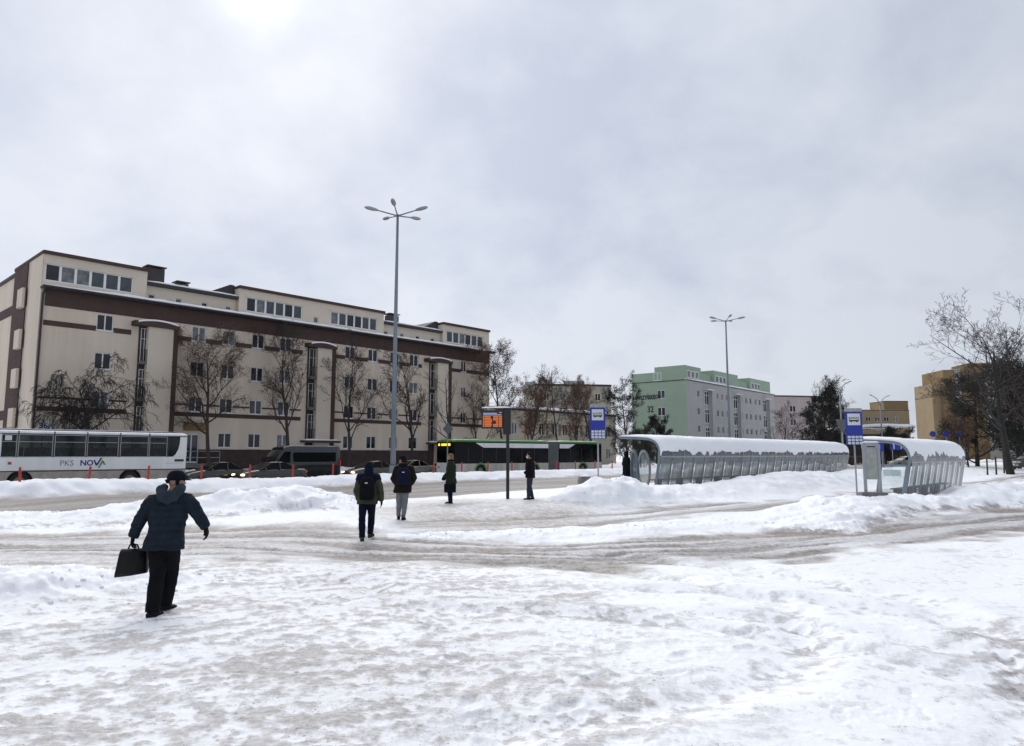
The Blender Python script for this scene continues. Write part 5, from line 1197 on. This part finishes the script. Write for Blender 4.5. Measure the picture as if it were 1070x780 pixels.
    if c.get('hair'):
        h = MB(); ln = c.get('hair_len', 0)
        h.rings([ell(H_ + V3(0, 0, t_ * s) - fwh * o_, rx * s, ry * s, rth, fwh, 16, 2.1) for t_, rx, ry, o_ in ((-.06 - ln, .07 + ln * .2, .05, .075), (-.03, .090, .075, .045), (.03, .091, .092, .028), (.09, .084, .096, .014), (.128, .052, .062, .01), (.14, .015, .02, .01))])
        sculpt(h, 'hair', c['hair'], p, .012, 2, .015, .04)
    if c.get('mask'):
        MB().rings([ell(H_ + V3(0, 0, t_) + fwh * .045, rx, ry, rth, fwh, 14, 2.0) for t_, rx, ry in ((-.105, .045, .045), (-.07, .060, .068), (-.03, .066, .072), (.0, .066, .060))]).build('face_mask', c['mask'], p, True)
    if c.get('scarf'):
        q_ = MB(); q_.path([J['neck'] + V3(math.cos(a) * .085, math.sin(a) * .085, .03) for a in np.linspace(0, 2 * math.pi, 13)], .042, 8); sculpt(q_, 'scarf', c['scarf'], p, .014, 2, .01, .05)
    return p
def cloth(name, col, var=.25, scale=9, rough=.9): return mat(name, col, rough, var=var, scale=scale, bump=.35, bscale=60, spec=.10)
k_navy = cloth('navy_teal_parka', (.016, .0235, .034)); k_hood = cloth('grey_blue_hood', (.030, .040, .052)); k_blk = cloth('black_cloth', (.008, .008, .010)); k_cap = cloth('black_cap', (.007, .008, .014)); k_boot = cloth('black_leather', (.010, .010, .014), .2, 6, .5)
k_olive = cloth('olive_jacket', (.050, .058, .038)); k_navyd = cloth('dark_navy_cloth', (.007, .009, .024)); k_brn = cloth('brown_black_jacket', (.016, .012, .010)); k_greyp = cloth('grey_sweatpants', (.17, .18, .19)); k_coat = cloth('dark_green_coat', (.018, .026, .018)); k_jean = cloth('slate_jeans', (.030, .040, .052)); k_pack = cloth('dark_blue_backpack', (.009, .012, .030)); k_hair = cloth('light_brown_hair', (.20, .125, .055), .3, 30); k_dkhair = cloth('dark_hair', (.015, .011, .009)); k_mask = cloth('white_face_mask', (.62, .64, .66)); k_shoe = cloth('grey_trainers', (.05, .05, .052))
def at_(x, y, dz=-.012): return (x, y, float(terrain(np.array([x]), np.array([y]))[0][0]) + dz)
# quilting seams on the parka
nt_ = k_navy.node_tree; wv = nt_.nodes.new('ShaderNodeTexWave'); wv.wave_type = 'BANDS'; wv.bands_direction = 'Z'; wv.inputs['Scale'].default_value = 3.6; wv.inputs['Distortion'].default_value = 1.2; wv.inputs['Detail'].default_value = 2
tc_ = nt_.nodes.new('ShaderNodeTexCoord'); nt_.links.new(tc_.outputs['Object'], wv.inputs['Vector']); pw = nt_.nodes.new('ShaderNodeMath'); pw.operation = 'POWER'; pw.inputs[1].default_value = .35; nt_.links.new(wv.outputs['Fac'], pw.inputs[0])
b2 = nt_.nodes.new('ShaderNodeBump'); b2.inputs['Strength'].default_value = .8; b2.inputs['Distance'].default_value = .02; nt_.links.new(pw.outputs[0], b2.inputs['Height'])
pb_ = nt_.nodes['Principled BSDF']; old = pb_.inputs['Normal'].links[0].from_socket; nt_.links.new(old, b2.inputs['Normal']); nt_.links.new(b2.outputs[0], pb_.inputs['Normal'])
# the man with the bag in front
J = dict(aL=V3(-.05, -.02, .085), aR=V3(.115, .34, .10), kL=V3(-.005, .12, .50), kR=V3(.17, .30, .52), hL=V3(-.03, .12, .90), hR=V3(.15, .12, .90), pelvis=V3(.06, .12, .94), chest=V3(.10, .16, 1.30), neck=V3(.125, .19, 1.50), head=V3(.172, .235, 1.655),
         sL=V3(-.115, .14, 1.425), sR=V3(.320, .18, 1.435), eL=V3(-.265, .10, 1.185), eR=V3(.465, .18, 1.245), wL=V3(-.338, .15, .975), wR=V3(.578, .26, 1.075))
for k_ in J: J[k_].x -= .484 * J[k_].y
person('man in dark navy parka and black cap walking away with a black bag', at_(-4.4, 9.09), J, R(-12), dict(s=1.03, gloves=k_blk, fistL=1.0, palmL=V3(.9, .3, 0), fistR=.75, trousers=k_blk, shoes=k_boot, jacket=k_navy, hem=.81, wide=1.05, flare=1.06, sleeve=(.088, .078, .060), hood_down=k_hood, cap=k_cap, flaps=True, footL=V3(.25, 1, 0), footR=V3(.35, 1, -.05), leg=(.112, .088, .080), puff=.045), .012, R(-48))
bx, by, bz = at_(-4.4, 9.09)
bag = thing('bag', 'black flat soft bag hanging from the hand of the parka man', 'bag', (bx - .345 - .06, by + .16, bz + .835), R(10)); bag.scale = (.88, 1, .9)
bgm = MB(); rr = []
for z, x0, x1, t in ((-.02, -.155, .175, .03), (-.06, -.165, .19, .06), (-.2, -.185, .195, .075), (-.34, -.21, .198, .07), (-.385, -.218, .195, .05)):
    sk = lambda x: z + (.03 if x > 0 else -.02) * (1 if z < -.1 else .2)
    rr.append([(x0, -t, sk(-1)), ((x0 + x1) / 2, -t * 1.25, z), (x1, -t, sk(1)), (x1 + .005, 0, sk(1)), (x1, t, sk(1)), ((x0 + x1) / 2, t * 1.25, z), (x0, t, sk(-1)), (x0 - .005, 0, sk(-1))])
bgm.rings(rr); o = bgm.build('bag_body', mat('black_vinyl', (.005, .0053, .0056), .5, var=.4, scale=7, bump=.6, bscale=14, spec=.2), bag, True)
MB().path([(-.07, 0, -.02), (-.05, 0, .03), (0, 0, .045), (.05, 0, .03), (.07, 0, -.02)], .012, 6).build('handle', k_boot, bag, True)
# two walkers with backpacks
J = dict(aL=V3(-.10, -.02, .085), aR=V3(.08, .30, .13), kL=V3(-.11, .06, .47), kR=V3(.10, .30, .50), hL=V3(-.09, .08, .87), hR=V3(.09, .08, .87), pelvis=V3(.0, .08, .90), chest=V3(.01, .10, 1.24), neck=V3(.015, .11, 1.44), head=V3(.025, .14, 1.58),
         sL=V3(-.175, .08, 1.38), sR=V3(.20, .08, 1.38), eL=V3(-.245, .06, 1.10), eR=V3(.285, .04, 1.12), wL=V3(-.20, .16, .90), wR=V3(.315, .12, .88))
for k_ in J: J[k_].x -= .2 * J[k_].y
person('walker in olive jacket and black hood with a black backpack', at_(-3.21, 16.05), J, R(0), dict(s=.98, gloves=k_navyd, trousers=k_navyd, shoes=k_shoe, jacket=k_olive, hem=.80, wide=1.1, sleeve=(.09, .078, .058), yoke=k_navyd, hood_up=k_navyd, footL=V3(-.1, 1, 0), footR=V3(.25, 1, .1)), .016)
def backpack(label, x, y, z, w, h, d, m, yaw=0):
    b = thing('backpack', label, 'backpack', (x, y, z), yaw); rr = []
    for q, sx, sy in ((0, .7, .6), (.03, .93, .9), (.12, 1, 1), (.5, 1, 1), (.8, .93, .92), (.93, .75, .7), (1, .45, .4)):
        c = V3(0, 0, q * h); rr.append(ell(c, w / 2 * sx, d / 2 * sy, V3(1, 0, 0), V3(0, 1, 0), 18, 3.2))
    o = MB().rings(rr).build('pack_body', m, b, True)
    MB().rings([ell(V3(0, -d * .40, h * (.1 + .4 * t)), w * .38 * s_, d * .22 * s_, V3(1, 0, 0), V3(0, 1, 0), 14, 3) for t, s_ in ((0, .6), (.1, 1), (.8, 1), (1, .6))]).build('front_pocket', m, b, True)
    for q in (-1, 1): MB().path([(q * w * .28, d * .35, h * .95), (q * w * .36, d * .9, h * 1.02), (q * w * .42, d * 1.9, h * .8), (q * w * .45, d * 1.7, h * .4), (q * w * .4, d * .5, h * .12)], .016, 6).build('strap', m, b, True)
    MB().box(-.03, .03, -d * .505 - .004, -d * .5, h * .72, h * .77).build('badge', m_signwhite, o)
    return b
gx, gy, g_z = at_(-3.21, 16.05)
backpack('black backpack on the walker in the olive jacket', gx + .01, gy - .13, g_z + .90, .33, .50, .19, k_blk)
J = dict(aL=V3(-.045, .10, .10), aR=V3(.075, -.02, .085), kL=V3(-.045, .12, .46), kR=V3(.12, .08, .46), hL=V3(-.03, .05, .84), hR=V3(.14, .05, .84), pelvis=V3(.055, .05, .88), chest=V3(.08, .05, 1.22), neck=V3(.06, .05, 1.43), head=V3(.035, .07, 1.575),
         sL=V3(-.115, .05, 1.36), sR=V3(.265, .05, 1.36), eL=V3(-.205, .02, 1.08), eR=V3(.355, .02, 1.09), wL=V3(-.10, .16, .93), wR=V3(.25, .16, .93))
for k_ in J: J[k_].x -= .154 * J[k_].y
person('walker in dark brown jacket, cap and light grey trousers with a blue backpack', at_(-2.96, 19.21), J, R(5), dict(s=.98, gloves=k_blk, pockets=True, trousers=k_greyp, shoes=k_navyd, jacket=k_brn, hem=.72, wide=1.15, sleeve=(.095, .085, .062), cap=k_cap, hair=k_dkhair, scarf=k_brn, leg=(.098, .075, .062), footL=V3(-.2, 1, -.15), footR=V3(.2, 1, 0)), .018, R(62))
gx, gy, g_z = at_(-2.96, 19.21)
backpack('dark blue backpack on the walker in light grey trousers', gx + .095, gy - .17, g_z + .93, .36, .45, .18, k_pack)
# waiting people
J = stand(1.68, R(80), wL=(-.12, .24, .93), wR=(.12, .24, .93), eL=(-.24, .02, 1.10), eR=(.24, .02, 1.10), aL=(-.07, .0, .085), aR=(.07, .03, .085))
person('woman with fair hair in dark green coat waiting beside the display pole', at_(-2.06, 24.37), J, R(80), dict(s=.96, gloves=k_blk, fistL=1, fistR=1, trousers=k_navyd, shoes=k_boot, jacket=k_coat, hem=.66, wide=1.08, flare=1.12, hair=k_hair, hair_len=.16, scarf=k_blk, leg=(.10, .08, .075)), .02)
gx, gy, g_z = at_(-2.06, 24.37)
hb = thing('handbag', 'dark square handbag carried by the woman in the green coat', 'bag', (gx - .02, gy - .16, g_z + .38), R(6))
MB().box(-.20, .20, -.07, .07, 0, .29).build('bag_body', k_navyd, hb, bevel=.03); MB().path([(-.1, 0, .28), (-.08, 0, .42), (.0, 0, .48), (.08, 0, .42), (.1, 0, .28)], .012, 6).build('handle', k_blk, hb, True); MB().box(-.19, .19, -.08, -.071, .13, .29).build('flap', k_blk, hb)
J = stand(1.74, R(75), wL=(-.20, .16, .98), wR=(.20, .16, .98), eL=(-.27, -.06, 1.13), eR=(.27, -.06, 1.13), aL=(-.08, .05, .085), aR=(.09, -.06, .085))
person('man in black jacket and white face mask standing right of the display pole', at_(.67, 26.48), J, R(75), dict(s=1.0, gloves=k_blk, pockets=True, trousers=k_jean, shoes=k_boot, jacket=k_blk, hem=.80, wide=1.12, cap=None, hair=k_dkhair, mask=k_mask, leg=(.105, .08, .068)), .02, R(82))
J = stand(1.72, R(-70))
person('figure in long black hooded coat waiting at the long shelter end', at_(5.65, 35.5), J, R(-70), dict(s=1.0, gloves=k_blk, pockets=True, trousers=k_blk, shoes=k_boot, jacket=k_blk, hem=.42, wide=1.12, flare=1.15, hood_up=k_blk, leg=(.10, .08, .075)), .022)
fx, fy, fz = at_(5.65, 35.5)
sb = thing('shoulder_bag', 'black shoulder bag at the side of the hooded figure', 'bag', (fx + .27, fy - .05, fz + .42), R(20)); MB().box(-.12, .2, -.08, .08, 0, .34).build('bag_body', k_blk, sb, bevel=.03); MB().path([(-.08, 0, .33), (-.2, 0, .95), (-.12, 0, .96), (.1, 0, .33)], .012, 6).build('strap', k_blk, sb)

# bake the fused surfaces
bpy.context.view_layer.update(); dgr = bpy.context.evaluated_depsgraph_get()
done = [(o, bpy.data.meshes.new_from_object(o.evaluated_get(dgr))) for o in BAKE]
for o, me_ in done:
    o.modifiers.clear(); o.data = me_; me_.polygons.foreach_set('use_smooth', [True] * len(me_.polygons))
